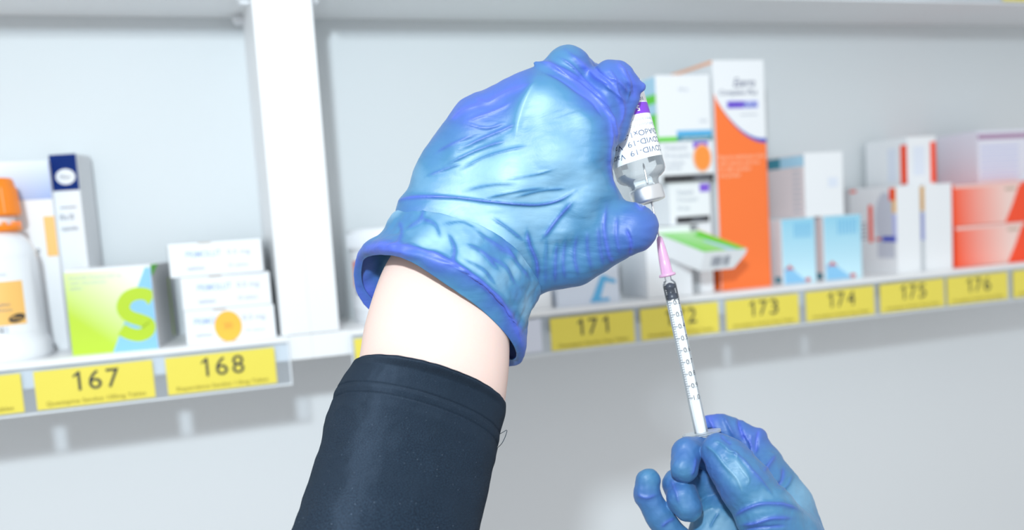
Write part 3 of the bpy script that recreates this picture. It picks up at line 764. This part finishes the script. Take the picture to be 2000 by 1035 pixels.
# fingers bend away behind the vial; index presses on its upturned base
G.chain([(1052, 192, 20, 48), (1110, 133, 34, 44), (1150, 160, 110, 37), (1195, 215, 176, 30)], 26)
G.chain([(1140, 225, 40, 46), (1193, 157, 12, 37), (1208, 155, 14, 33), (1251, 169, 24, 11)], 22)
G.chain([(1220, 162, 22, 26), (1226, 188, 30, 23), (1204, 262, 26, 20)], 8)
G.chain([(1196, 160, 12, 34), (1178, 240, 20, 40)], 16)
G.chain([(960, 225, 40, 42), (1000, 200, 120, 38), (1090, 250, 185, 33), (1170, 310, 190, 29)], 24)
G.chain([(890, 280, 50, 34), (930, 280, 120, 34), (1010, 340, 185, 29), (1100, 390, 180, 26)], 20)
G.chain([(1045, 123, 6, 3), (1066, 133, 4, 12), (1110, 150, 6, 20)], 10)
G.chain([(1120, 492, 66, 64), (1196, 455, 44, 56), (1236, 446, 30, 50)], 30)
G.carve((1201, 163, 92), (1252, 341, 92), 51.5)          # the glove presses against the vial, it does not enter it
G.carve((1250, 335, 92), (1270, 402, 92), 36)
G.carve((1268, 397, 92), (1300, 535, 92), 6)
V, Q = G.mesh(); V = smooth(V, Q, 2, .5); Nn = vnormals(V, Q)
LL = [ (4, 3, .3, [(1186, 132), (1200, 150), (1206, 172), (1212, 200)]), (4, 3, .4, [(1208, 122), (1228, 146), (1238, 178)]), (3.5, 3, -.2, [(1216, 146), (1230, 168), (1226, 200)]), (4, 3, .3, [(1168, 190), (1190, 214), (1202, 246)]), (4, 3, .4, [(1090, 110), (1120, 130), (1150, 165), (1180, 195)]), # amplitude, width, loose, points (negative tone paints in a highlight)
 (5, 9, -.25, [(1052, 146), (1034, 178), (1022, 205), (1012, 240), (1006, 270)]),  # lighter streak paints a highlight along the tendon
 (8, 6, .9, [(1048, 121), (1072, 124), (1095, 138), (1123, 159), (1156, 184), (1183, 212), (1202, 246), (1206, 290)]),
 (-5, 5, .4, [(1060, 140), (1090, 152), (1125, 176), (1158, 200), (1180, 232)]),
 (6, 5, .6, [(1072, 128), (1105, 138), (1138, 158), (1166, 180), (1192, 205)]),
 (6, 6, .8, [(1104, 96), (1133, 122), (1160, 146), (1192, 166), (1212, 191), (1218, 222), (1204, 262)]),
 (-6, 5, .6, [(1160, 128), (1170, 142), (1190, 160), (1206, 185)]),
 (5, 4, .3, [(1188, 150), (1210, 160), (1228, 182)]), (5, 4, -.3, [(1180, 165), (1200, 180), (1222, 200)]),
 (4, 4, .5, [(1205, 125), (1220, 140), (1240, 185)]), (-4, 4, .6, [(1222, 136), (1234, 156), (1240, 190)]),
 (5, 6, .5, [(1190, 225), (1196, 265), (1190, 310), (1196, 350), (1208, 385)]),
 (3.4, 4, .35, [(905, 238), (940, 226), (976, 212), (1000, 198)]), (3.2, 4, .3, [(897, 292), (943, 270), (985, 252), (1010, 240)]),
 (3.6, 4, .35, [(867, 325), (916, 300), (959, 283), (990, 275)]), (3, 4, .3, [(890, 336), (943, 308), (992, 293), (1035, 285)]),
 (2.6, 3.5, .25, [(830, 345), (870, 330), (905, 318)]), (2.6, 3.5, .25, [(850, 300), (885, 280), (930, 262)]),
 (3, 4, .3, [(905, 373), (959, 361), (1015, 357)]), (3.4, 4, .35, [(943, 388), (1008, 374), (1068, 366)]), (2.6, 3.5, .25, [(980, 352), (1040, 342), (1085, 330)]),
 (3, 4, .3, [(1000, 386), (1060, 372), (1110, 368)]),
 (5, 4, .7, [(768, 398), (800, 386), (877, 385), (959, 394), (1041, 400), (1090, 392), (1125, 372)]),
 (4.5, 5, .6, [(1120, 393), (1090, 426), (1058, 469)]), (3.5, 4, .4, [(959, 424), (992, 446), (1025, 472)]),
 (5, 5, .6, [(1028, 445), (1035, 479), (1048, 512), (1050, 550)]),
 (3, 5, .35, [(1088, 470), (1085, 510), (1084, 555)]), (3, 5, .3, [(1105, 462), (1100, 510), (1104, 548)]), (3, 5, .35, [(1127, 455), (1122, 500), (1130, 540)]),
 (3, 5, .3, [(1147, 450), (1148, 490), (1156, 530)]), (3, 5, .3, [(1168, 440), (1171, 480), (1180, 522)]), (-5, 4, .5, [(1222, 446), (1232, 472), (1229, 506)]),
 (3.5, 5, .5, [(1185, 400), (1180, 446), (1190, 500), (1200, 512)]), (2.5, 4, .3, [(1205, 420), (1204, 460), (1212, 500)]),
 (2.5, 5, .2, [(1068, 460), (1066, 510), (1066, 560)]), (3, 3.5, .4, [(1236, 392), (1252, 408), (1262, 400)]),
 (4, 5, .7, [(930, 190), (950, 200), (985, 182), (1040, 160)]), (3, 4, .6, [(880, 235), (905, 215), (950, 200)]),
 (3, 3, .2, [(905, 240), (950, 250), (985, 240)]),
]
front = np.clip(-Nn[:, 2] * 1.6 + .55, 0, 1)
H, Lo = line_field(V, LL)
sw = fnoise(V, .012, .03, .01) * 2.2 + fnoise(V, .035, .09, .03, 7.) * 1.3
V = V + Nn * (H * front + sw * (.35 + .65 * np.clip((V[:, 0] - 1040) / 150 + np.clip((430 - V[:, 1]) / -100, 0, 1), .2, 1)))[:, None]
base = idw(V[:, 0], V[:, 1], [(1100, 300, .0), (1000, 330, .0), (900, 400, .04), (920, 330, .06), (848, 300, .34), (815, 350, .22), (870, 260, .45), (897, 210, .8), (950, 190, .76), (1005, 160, .72), (1110, 105, .3), (1090, 120, .3), (1150, 110, .62), (1155, 200, .72), (1200, 150, .75), (1250, 170, .9), (1205, 255, .65), (1050, 210, .0), (1130, 240, .03),  # film fit plus painted light: pale lit back, darker shaded thumb base
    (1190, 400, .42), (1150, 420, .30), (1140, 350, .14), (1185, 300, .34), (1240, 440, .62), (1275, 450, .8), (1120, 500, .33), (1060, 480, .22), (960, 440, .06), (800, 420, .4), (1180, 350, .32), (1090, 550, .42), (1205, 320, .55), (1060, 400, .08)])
loose_shade = base + Lo * front
glove = make_mesh('glove', V, Q, M_glove, person, loose_shade)
glove['label'] = 'blue glove holding the vial'

# ---------------------------------------------- glove cuff: a thin flared shell with a rolled bead
rb = [(790, 415, 14), (815, 425, -22), (870, 440, -44), (940, 460, -54), (1000, 500, -34), (1040, 548, 8), (1040, 574, 46), (1000, 570, 84), (920, 520, 92), (840, 450, 68)]
r0 = [(768, 420, 18), (800, 412, -28), (862, 420, -52), (940, 444, -62), (1008, 490, -40), (1048, 548, 6), (1050, 580, 46), (1005, 575, 92), (920, 525, 102), (830, 455, 76)]
r1 = [(745, 458, 20), (778, 452, -42), (850, 465, -82), (930, 498, -88), (1000, 545, -56), (1034, 585, -6), (1036, 606, 40), (1000, 610, 92), (900, 560, 116), (800, 500, 90)]
r2 = [(714, 483, 22), (742, 474, -55), (812, 484, -100), (900, 520, -112), (975, 580, -76), (1014, 634, -20), (1029, 640, 30), (1000, 650, 90), (880, 620, 128), (762, 560, 100)]
r3 = [(697, 505, 26), (736, 486, -58), (800, 496, -106), (880, 524, -116), (956, 568, -86), (1006, 638, -30), (1025, 686, 26), (990, 712, 84), (850, 680, 130), (712, 592, 92)]
r4 = [(709, 512, 26), (744, 497, -52), (800, 509, -94), (872, 556, -100), (938, 603, -76), (992, 658, -30), (1009, 696, 26), (980, 698, 74), (850, 660, 118), (724, 581, 84)]
Vc, Qc, tp, an = loft([rb, r0, r1, r2, r3, r4], 16, 220)
Nc = vnormals(Vc, Qc)
LC = [(4, 5, .5, [(874, 455), (887, 485), (884, 518)]), (4, 4, .4, [(905, 478), (940, 492), (975, 530)]), (4, 4, .4, [(985, 478), (1008, 511), (1036, 548)]), (4, 5, .5, [(1030, 450), (1036, 490), (1044, 540)]),
 (3.5, 4, .35, [(820, 425), (850, 440), (862, 470)]), (3, 4, .3, [(860, 440), (900, 435), (935, 450)]), (3.5, 4, .35, [(925, 450), (955, 470), (1000, 500)]), (3, 3.5, .4, [(950, 500), (985, 520), (1010, 560)]),
 (3, 4, .3, [(780, 430), (785, 455), (775, 478)]), (3, 4, .35, [(900, 505), (940, 525), (970, 560)]), (4, 5, .35, [(960, 430), (990, 448), (1025, 474)]), (3, 4, .3, [(830, 400), (820, 430), (790, 450)]),
 (4, 5, .7, [(715, 492), (752, 480), (820, 488), (900, 522), (970, 580), (1005, 632), (1022, 690)])]
Hc, Lc = line_field(Vc, LC)
fr = np.clip(-Nc[:, 2] * 1.6 + .2, 0, 1)
pleat = np.sin(an * 2 * math.pi * 23 + 2 * np.sin(an * 40)) * np.clip(tp - 2.2, 0, 1) * np.clip(4.3 - tp, 0, 1) * 1.0
calm = 1 - .6 * np.clip(tp - 2.6, 0, 1)
Vc = Vc + Nc * (Hc * fr + pleat + calm * 3.2 * fnoise(Vc, .03, .03, .03, 3.) * np.clip(tp - .3, 0, 1) + calm * 1.8 * fnoise(Vc, .08, .08, .08, 9.) * np.clip(tp - .3, 0, 1))[:, None]
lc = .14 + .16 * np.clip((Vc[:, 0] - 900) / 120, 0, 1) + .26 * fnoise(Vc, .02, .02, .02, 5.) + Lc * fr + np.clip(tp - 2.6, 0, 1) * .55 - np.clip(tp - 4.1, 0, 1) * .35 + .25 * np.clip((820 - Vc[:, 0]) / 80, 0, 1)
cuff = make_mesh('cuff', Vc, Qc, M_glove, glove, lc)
sd = cuff.modifiers.new('thick', 'SOLIDIFY'); sd.thickness = .0007; sd.offset = 0

# ---------------------------------------------- bare wrist and forearm, sleeve
def tube(cs, na=96, nb=14):
    """cs: centre u, v, w, half width, half depth, axis direction angle handled from neighbours, bulge"""
    rings = []
    C_ = np.array([c[:3] for c in cs], float)
    for i, c in enumerate(cs):
        a = C_[min(i + 1, len(cs) - 1)] - C_[max(i - 1, 0)]; a /= np.linalg.norm(a)
        side = np.cross(a, [0, 0, 1.0]); side /= np.linalg.norm(side)
        if len(c) > 5 and c[5] is not None: side = np.array([math.cos(c[5]), math.sin(c[5]), 0]); a = a - side * (a @ side); a /= np.linalg.norm(a)
        dep = np.cross(side, a)
        rings.append([C_[i] + side * c[3] * math.cos(t) + dep * c[4] * math.sin(t) for t in np.linspace(0, 2 * math.pi, 20, endpoint=False)])
    return loft(rings, nb, na)
ang = math.radians(16)
Va, Qa, ta, aa = tube([(915, 420, 18, 60, 40, ang), (905, 480, 20, 108, 66, ang + .1), (885, 545, 14, 129, 84, ang + .12), (868, 600, 6, 139, 94, ang + .12), (853, 680, -10, 148, 102, ang + .05), (838, 770, -36, 149, 106, ang), (800, 900, -85, 155, 116, ang), (760, 1035, -130, 172, 128, ang)])
forearm = make_mesh('forearm', Va, Qa, M_skin, person)
# sleeve
nb = 26
cs = [(834, 790, -52, 136, 104, ang), (838, 760, -44, 145, 114, ang), (840, 746, -40, 150, 122, ang), (839, 750, -41, 155, 127, ang), (833, 768, -47, 160, 131, ang), (822, 790, -54, 164, 134, ang), (815, 812, -61, 167, 136, ang),
      (808, 840, -71, 169, 137, ang), (797, 880, -86, 170, 139, ang), (777, 960, -115, 171, 142, ang), (757, 1035, -143, 177, 146, ang), (700, 1220, -215, 190, 154, ang), (610, 1500, -290, 215, 165, ang)]
Vs, Qs, ts, as_ = tube(cs, 240, nb)
Ns = vnormals(Vs, Qs)
def groove(c, wd_, amp): return amp * np.exp(-((ts - c) / wd_) ** 2)
hs = groove(5.7, .08, -2.0) + groove(6.6, .08, -2.2) + groove(6.15, .2, 1.2) + groove(7.4, .3, 1.5)
hs = hs + np.where(np.abs(ts - 5.7) < .2, np.sin(as_ * 2 * math.pi * 110) * .5, 0) + np.where(np.abs(ts - 6.6) < .2, np.sin(as_ * 2 * math.pi * 90) * .6, 0)
hs = hs + 3.0 * fnoise(Vs, .012, .02, .012, 2.) * np.clip(ts - 7, 0, 1) + 1.0 * fnoise(Vs, .05, .05, .05, 4.) + 1.8 * fnoise(Vs, .02, .012, .02, 8.) * np.clip(ts - 5, 0, 1)
Vs = Vs + Ns * hs[:, None]
def cloth_material():
    m = noisy('navy_knit', srgb(22, 34, 50), srgb(14, 22, 35), 60, .9, 0, None, .15)
    nt = m.node_tree; b = nt.nodes['Principled BSDF']; L = nt.links.new
    uv = nt.nodes.new('ShaderNodeUVMap'); uv.uv_map = 'uv'
    w1 = nt.nodes.new('ShaderNodeTexWave'); w1.inputs['Scale'].default_value = 62; w1.inputs['Distortion'].default_value = 1.2; w1.inputs['Detail'].default_value = 2
    n1 = nt.nodes.new('ShaderNodeTexNoise'); n1.inputs['Scale'].default_value = 160; n1.inputs['Detail'].default_value = 4
    n1.inputs['Roughness'].default_value = .7
    ad = nt.nodes.new('ShaderNodeMath'); ad.operation = 'ADD'
    bp = nt.nodes.new('ShaderNodeBump'); bp.inputs['Strength'].default_value = .8; bp.inputs['Distance'].default_value = .0006
    L(uv.outputs[0], w1.inputs['Vector']); L(uv.outputs[0], n1.inputs['Vector']); L(w1.outputs['Fac'], ad.inputs[0]); L(n1.outputs['Fac'], ad.inputs[1]); L(ad.outputs[0], bp.inputs['Height']); L(bp.outputs[0], b.inputs['Normal'])
    # lint specks
    vo = nt.nodes.new('ShaderNodeTexVoronoi'); vo.inputs['Scale'].default_value = 26
    cp = nt.nodes.new('ShaderNodeMath'); cp.operation = 'LESS_THAN'; cp.inputs[1].default_value = .05
    mx = nt.nodes.new('ShaderNodeMix'); mx.data_type = 'RGBA'; mx.inputs[7].default_value = srgb(150, 165, 185)
    src = b.inputs['Base Color'].links[0].from_socket
    n3 = nt.nodes.new('ShaderNodeTexNoise'); n3.inputs['Scale'].default_value = 130; n3.inputs['Detail'].default_value = 3
    m3 = nt.nodes.new('ShaderNodeMix'); m3.data_type = 'RGBA'; m3.inputs[7].default_value = srgb(44, 66, 86); L(src, m3.inputs[6])
    mr = nt.nodes.new('ShaderNodeMapRange'); mr.inputs[1].default_value = .4; mr.inputs[2].default_value = .7; L(uv.outputs[0], n3.inputs['Vector']); L(n3.outputs['Fac'], mr.inputs[0]); L(mr.outputs[0], m3.inputs[0])
    L(uv.outputs[0], vo.inputs['Vector']); L(vo.outputs['Distance'], cp.inputs[0]); L(cp.outputs[0], mx.inputs[0]); L(m3.outputs[2], mx.inputs[6]); L(mx.outputs[2], b.inputs['Base Color'])
    b.inputs['Sheen Weight'].default_value = .12; b.inputs['Sheen Roughness'].default_value = .5; b.inputs['Sheen Tint'].default_value = (.5, .65, .9, 1)
    return m
M_knit = cloth_material()
sleeve = make_mesh('sleeve', Vs, Qs, M_knit, person, uv=np.stack([as_ * 3, ts * .4], 1))
sleeve['label'] = 'dark navy knitted sleeve with a stitched hem'
m = MB(); th = crom([(972, 850, -50), (984, 843, -44), (990, 840, -42), (987, 852, -42), (980, 866, -46), (970, 876, -52)], 24, False)
for i in range(23):
    p, q_ = th[i], th[i + 1]; o_ = np.array([.6, .3, 0]); n_ = np.array([0, 0, .7])
    m.add(W3([p - o_, p + o_, p + n_, q_ - o_, q_ + o_, q_ + n_]), [(0, 1, 4, 3), (1, 2, 5, 4), (2, 0, 3, 5)], M_knit)
o = m.build('loose_thread', sleeve)
# ---------------------------------------------- right glove (pinching the syringe flange)
G = Field((1222, 788, -85), (1640, 1180, 235), 2.3)
palmR = [(1345, 1180), (1338, 1080), (1352, 1010), (1378, 965), (1420, 935), (1496, 884), (1530, 908), (1553, 934), (1575, 960), (1588, 988), (1597, 1045), (1600, 1110), (1600, 1190)]
G.slab(palmR, [(1400, 960, 125), (1375, 1000, 112), (1400, 1010, 100), (1380, 1100, 80), (1500, 950, 100), (1580, 1000, 105), (1580, 1180, 95), (1450, 1180, 80)], 42, 6)
G.chain([(1575, 1060, 105, 42), (1544, 985, 112, 40), (1488, 902, 124, 36), (1468, 866, 130, 31)], 20)                # index: knuckle to middle joint
G.chain([(1470, 864, 130, 30), (1428, 848, 138, 31), (1404, 836, 138, 28), (1386, 828, 134, 18)], 5)     # index: towards the tip behind the flange
G.chain([(1470, 860, 128, 26), (1481, 852, 128, 17)], 5)
G.chain([(1420, 905, 120, 34), (1368, 880, 96, 30), (1342, 884, 44, 29), (1337, 915, 20, 28)], 4)        # middle finger, tip curled to the camera
G.chain([(1420, 960, 120, 34), (1350, 940, 112, 31), (1325, 945, 62, 30), (1334, 975, 34, 30), (1344, 992, 28, 28)], 3)  # ring finger
G.chain([(1266, 940, 42, 25), (1264, 966, 44, 25), (1288, 1010, 52, 26), (1322, 1058, 66, 30), (1372, 1120, 84, 38)], 4)       # little finger, held up
G.chain([(1550, 1090, 30, 68), (1500, 1010, 10, 58), (1455, 945, 4, 49), (1425, 905, 12, 42), (1404, 880, 22, 35)], 5, 20)           # thumb
G.chain([(1540, 1060, 60, 70), (1560, 1180, 80, 60)], 24)
G.carve((1345, 730, 94), (1370.5, 846, 94), 16); G.carve((1369.6, 842, 94), (1373.4, 860, 94), 16); G.carve((1369.3, 841.5, 94), (1371.2, 849.5, 94), 34)
V, Q = G.mesh(); V = smooth(V, Q, 2, .5); Nn = vnormals(V, Q)
LR = [(5, 5, .9, [(1432, 1010), (1455, 995), (1490, 984), (1535, 986), (1566, 1000)]), (4.5, 5, .9, [(1444, 1026), (1475, 1022), (1510, 1012), (1552, 1012)]),
 (-4, 4, .6, [(1446, 1036), (1490, 1030), (1540, 1026)]),
 (4, 3.5, -.2, [(1390, 862), (1405, 864), (1424, 880), (1438, 884), (1440, 900)]), (3.5, 3.5, -.2, [(1378, 870), (1392, 880), (1412, 902)]), (3.5, 4, -.2, [(1436, 895), (1448, 915), (1462, 935), (1458, 950)]),  # paler creases paint highlights onto the thumb
 (3, 3.5, -.2, [(1398, 890), (1418, 912), (1440, 936), (1452, 965)]), (3, 4, .4, [(1412, 866), (1450, 896), (1488, 940), (1512, 970)]), (-3, 4, .4, [(1404, 846), (1420, 862), (1430, 868)]),
 (5, 4, .7, [(1382, 812), (1390, 828), (1396, 842)]), (6, 5, .2, [(1412, 812), (1424, 834), (1436, 856)]), (-9, 5, .8, [(1442, 814), (1446, 838), (1456, 862)]), (5, 4, .4, [(1446, 842), (1460, 858), (1474, 880)]),
 (-4, 4, .7, [(1482, 838), (1478, 860), (1476, 888)]), (4, 4, .3, [(1468, 846), (1466, 866), (1470, 890)]), (4, 5, .6, [(1516, 888), (1504, 904), (1492, 922)]), (-4, 5, .7, [(1530, 910), (1528, 934), (1518, 950)]), (3, 4, .3, [(1548, 925), (1540, 945), (1526, 960)]),
 (3, 4, .4, [(1242, 965), (1262, 972), (1284, 966)]), (3, 4, .6, [(1290, 1030), (1305, 1018), (1318, 1012)]), (2.5, 4, .3, [(1310, 935), (1320, 960), (1326, 985)]),
 (3, 4, -.2, [(1340, 1030), (1370, 1005), (1395, 990)]), (3, 4, .4, [(1385, 1035), (1395, 1015), (1405, 1000)]), (3, 4, .5, [(1350, 930), (1356, 915), (1360, 890)])]
front = np.clip(-Nn[:, 2] * 1.6 + .6, 0, 1)
H, Lo = line_field(V, LR)
V = V + Nn * (H * front + 1.5 * fnoise(V, .04, .04, .04, 11.) + .8 * fnoise(V, .1, .1, .1, 3.))[:, None]
base = idw(V[:, 0], V[:, 1], [(1385, 810, .85), (1425, 825, .35), (1480, 840, .65), (1460, 870, .55), (1510, 900, .3), (1560, 960, .15), (1590, 1020, .3), (1440, 930, .16), (1425, 905, .2), (1470, 975, .2), (1400, 880, .38), (1380, 900, .6), (1390, 925, .6), (1410, 960, .6), (1480, 930, .55), (1340, 925, .25), (1325, 880, .55), (1270, 935, .3), (1245, 960, .55), (1330, 980, .3), (1315, 950, .55), (1365, 960, .4), (1400, 1020, .1), (1500, 960, .2), (1500, 1030, .35)])  # slack film plus shade painted deep blue at edges and between fingers
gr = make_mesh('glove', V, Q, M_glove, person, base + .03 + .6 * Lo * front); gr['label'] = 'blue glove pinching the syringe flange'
cs = [(1470, 1150, 85, 112, 70, 0), (1480, 1230, 80, 110, 80, 0), (1500, 1330, 60, 130, 105, 0), (1540, 1480, 20, 150, 120, 0), (1600, 1700, -40, 180, 140, 0)]
Vr, Qr, tr, ar = tube(cs, 96, 12)
o = make_mesh('sleeve', Vr, Qr, M_knit, person, uv=np.stack([ar * 3, tr * .4], 1))

# ------------------------------------------------------------------ vial
def frame(p0, p1):
    a, b_ = W3([p0])[0], W3([p1])[0]; z = b_ - a; L_ = np.linalg.norm(z); z /= L_
    toward = -a / np.linalg.norm(a); y = -(toward - z * (toward @ z)); y /= np.linalg.norm(y); x = np.cross(y, z)
    return Matrix([[x[0], y[0], z[0], a[0]], [x[1], y[1], z[1], a[1]], [x[2], y[2], z[2], a[2]], [0, 0, 0, 1]]), L_
WV = 92
MV, LV = frame((1201, 163, WV), (1268.5, 397, WV))
k = LV / 236.0
vial = empty('vaccine_vial'); vial.matrix_world = MV
tag(vial, 'small upside-down glass vial with white and purple label, held in the upper glove', 'vial')
M_glass = clear('vial_glass', (.985, .99, .99, 1), .03, .03, 1.42)
M_alu = mat('brushed_aluminium', (.80, .81, .83, 1), .33, .5, Metallic=.85)
M_rub = mat('grey_rubber', (.35, .36, .38, 1), .6)
M_vlab = mat('vial_label_paper', (.90, .92, .94, 1), .3)
M_vink = mat('vial_ink', srgb(60, 84, 120), .5)
M_vpur = mat('vial_purple', srgb(130, 62, 205), .4)
RV = 47.5 * k
def childmesh(m, name, par, lab=None):
    o = m.build(name, par)
    if lab: o['label'] = lab
    return o
m = MB()
pr = [(0, 3), (20, 1.5), (38, 0), (44, 1.5), (47.5, 7), (47.5, 172), (46.8, 179), (43.5, 185.5), (37, 190), (30.5, 193), (28.5, 197), (28, 200), (27.5, 207), (30, 209)]
m.lathe([(r * k, z * k) for r, z in pr], M_glass, n=64, cap=False)
m.lathe([(r * k, z * k) for r, z in [(25, 205), (25, 198), (33, 188), (41, 182), (44, 174)]], M_glass, n=64, cap=False)
childmesh(m, 'glass_body', vial)
m = MB(); m.lathe([(r * k, z * k) for r, z in [(30.5, 206), (31.5, 207.5), (32, 210), (32, 230), (31, 233.5), (27, 235), (13, 235), (12.5, 233.5)]], M_alu, n=56, cap=False); childmesh(m, 'cap', vial)
m = MB(); m.lathe([(r * k, z * k) for r, z in [(0, 233.8), (14, 233.8), (14, 208), (22, 207), (22, 203), (0, 203)]][::-1], M_rub, n=40, cap=False); childmesh(m, 'rubber_stopper', vial)
m = MB(); rr = RV + .00012
def vw(a0, a1, z0, z1, mt, r_, n=48):
    pv = [(r_ * math.sin(a0 + (a1 - a0) * i / n), -r_ * math.cos(a0 + (a1 - a0) * i / n), z_ * k) for i in range(n + 1) for z_ in (z0, z1)]
    m.add(pv, [(2 * i, 2 * i + 2, 2 * i + 3, 2 * i + 1) for i in range(n)], mt, True)
def vt(s, ac, z, hh, width, mt, r_=None, bold=False):
    r_ = r_ or rr + .00008; v, f = text_geo(s, 0, bold); kk = width / (v[:, 0].max() * hh)
    m.add([(r_ * math.sin(ac + (p[0] * hh * kk - width / 2) / r_), -r_ * math.cos(ac + (p[0] * hh * kk - width / 2) / r_), z * k + p[1] * hh) for p in v], f, mt)
vw(-2.7, 2.7, 9, 157, M_vlab, rr); vw(-2.7, 2.7, 54, 75, M_vpur, rr + .00004)
vt('COVID-19  Vaccine', .05, 138, 10.5 * k, 3.05 * RV, M_vink); vt('COVID-19  Vaccine', .05, 121, 10.5 * k, 3.05 * RV, M_vink); vt('ChAdOx1-S [recom', .0, 105, 10.5 * k, 2.95 * RV, M_vink)
vt('Solution for injection', -.1, 93, 6 * k, 2.5 * RV, M_ltxt); vt('Intramuscular use', -.1, 83, 6 * k, 2.3 * RV, M_ltxt); vt('10 doses vial', -.25, 44, 6.5 * k, 1.6 * RV, M_vink)
vt('5 ml', -.40, 60, 10 * k, .62 * RV, M_vlab, rr + .00014, True)
vt('Lot 0721', -.3, 26, 6 * k, 1.0 * RV, M_ltxt)
childmesh(m, 'label', vial, 'white paper label with purple band')

# ------------------------------------------------------------------ syringe
MS, LS = frame((1371, 850, WV + 2), (1256, 318, WV))
ks = LS / math.hypot(115, 532)
syr = empty('syringe'); syr.matrix_world = MS
tag(syr, 'thin clear syringe with black plunger tip and pink needle hub, held in the lower glove', 'syringe')
M_barrel = clear('barrel_plastic', (.98, .985, .99, 1), .02, .1, 1.35)
M_rod = mat('white_plunger', (.90, .92, .94, 1), .3)
M_pinkp = mat('pink_hub_plastic', srgb(236, 186, 222), .3, .5, Transmission_Weight=.25)
M_steel = mat('needle_steel', (.75, .76, .78, 1), .2, .5, Metallic=1.0)
M_brub = mat('dark_rubber', srgb(36, 44, 62), .35)
def LP(m, prof, mt, n=32, cap=True): m.lathe([(r * ks, z * ks) for r, z in prof], mt, n=n, cap=cap)
m = MB(); LP(m, [(13.2, 4), (13.2, 300), (12.6, 304), (9, 309), (6.5, 311), (6.5, 318)], M_barrel, 40, False)
barrel = childmesh(m, 'barrel', syr)
# scale: ticks and figures wrap round the barrel
m = MB(); rb_ = 13.2 * ks + .00006
def arcq(a0, a1, z, t_):
    n = 5; pv = [(rb_ * math.sin(a0 + (a1 - a0) * i / n), -rb_ * math.cos(a0 + (a1 - a0) * i / n), (z + s_) * ks) for i in range(n + 1) for s_ in (-t_, t_)]
    m.add(pv, [(2 * i, 2 * i + 2, 2 * i + 3, 2 * i + 1) for i in range(n)], M_ink)
z10 = 77.0; st = 23.6
for i in range(0, 10):
    z = z10 + i * st; lab_ = '1.0' if i == 0 else '0.%d' % (10 - i)
    arcq(-.85, -.1, z, .55)
    for j in range(1, 5): arcq(-.85, -.45, z + j * st / 5, .4)
    v, f = text_geo(lab_); hh = 9.5 * ks; kk = 1.0
    m.add([(rb_ * math.sin(.0 + p[0] * hh / rb_), -rb_ * math.cos(.0 + p[0] * hh / rb_), z * ks - hh / 2 + p[1] * hh) for p in v], f, M_ink)
o = m.build('scale', barrel)
m = MB()
seg = 40; ov = [(38 * math.cos(2 * math.pi * i / seg) , 26 * math.sin(2 * math.pi * i / seg)) for i in range(seg)]
for z0_, z1_, sc in ((2, 6, 1.0),):
    top = [(a * ks, b_ * ks, z1_ * ks) for a, b_ in ov]; bot = [(a * ks, b_ * ks, z0_ * ks) for a, b_ in ov]
    m.add(bot + top, [list(range(seg))[::-1], list(range(seg, 2 * seg))] + [(i, (i + 1) % seg, seg + (i + 1) % seg, seg + i) for i in range(seg)], clear('flange_plastic', (.86, .92, .97, 1), .16, .1, 1.4))
childmesh(m, 'finger_flange', syr)
m = MB()
for a in (0, math.pi / 2):
    for s_ in (0,):
        c_, d_ = math.cos(a), math.sin(a); hw, t_ = 10 * ks, 2.2 * ks
        p = [(c_ * x_ - d_ * y_, d_ * x_ + c_ * y_, z_ * ks) for z_ in (-6, 274) for x_, y_ in ((-hw, -t_), (hw, -t_), (hw, t_), (-hw, t_))]
        m.add(p, [(0, 3, 2, 1), (4, 5, 6, 7), (0, 1, 5, 4), (1, 2, 6, 5), (2, 3, 7, 6), (3, 0, 4, 7)], M_rod)
LP(m, [(8.2, -5), (8.2, 270)], M_rod, 24)
LP(m, [(12, -8), (12.5, -6.5), (12, -5)], M_rod, 24)
childmesh(m, 'plunger', syr)
m = MB(); LP(m, [(0, 272), (11, 272), (11.4, 274), (11.4, 281), (8.6, 283), (8.6, 292), (11.2, 294), (11.2, 300), (4, 304), (0, 305)], M_brub, 32, False); childmesh(m, 'plunger_seal', syr)
m = MB(); LP(m, [(11, 317), (16, 318), (16.5, 320), (15.5, 323), (11.5, 324), (10.5, 350), (8.2, 375), (6, 392), (4, 396), (1.5, 398)], M_pinkp, 36, False)
for i in range(4):
    a = math.pi / 4 + i * math.pi / 2; c_, d_ = math.cos(a), math.sin(a)
    p = [(c_ * r_ * ks - d_ * s_ * ks, d_ * r_ * ks + c_ * s_ * ks, z_ * ks) for r_, z_ in ((9, 322), (13.5, 322), (8.5, 380), (6, 380)) for s_ in (-1.2, 1.2)]
    m.add(p, [(0, 2, 4, 6), (1, 7, 5, 3), (0, 1, 3, 2), (2, 3, 5, 4), (4, 5, 7, 6)], M_pinkp)
childmesh(m, 'needle_hub', syr, 'pink plastic needle hub')
m = MB(); LP(m, [(2.0, 394), (2.0, LS / ks - 5), (.3, LS / ks)], M_steel, 16); childmesh(m, 'needle', syr)
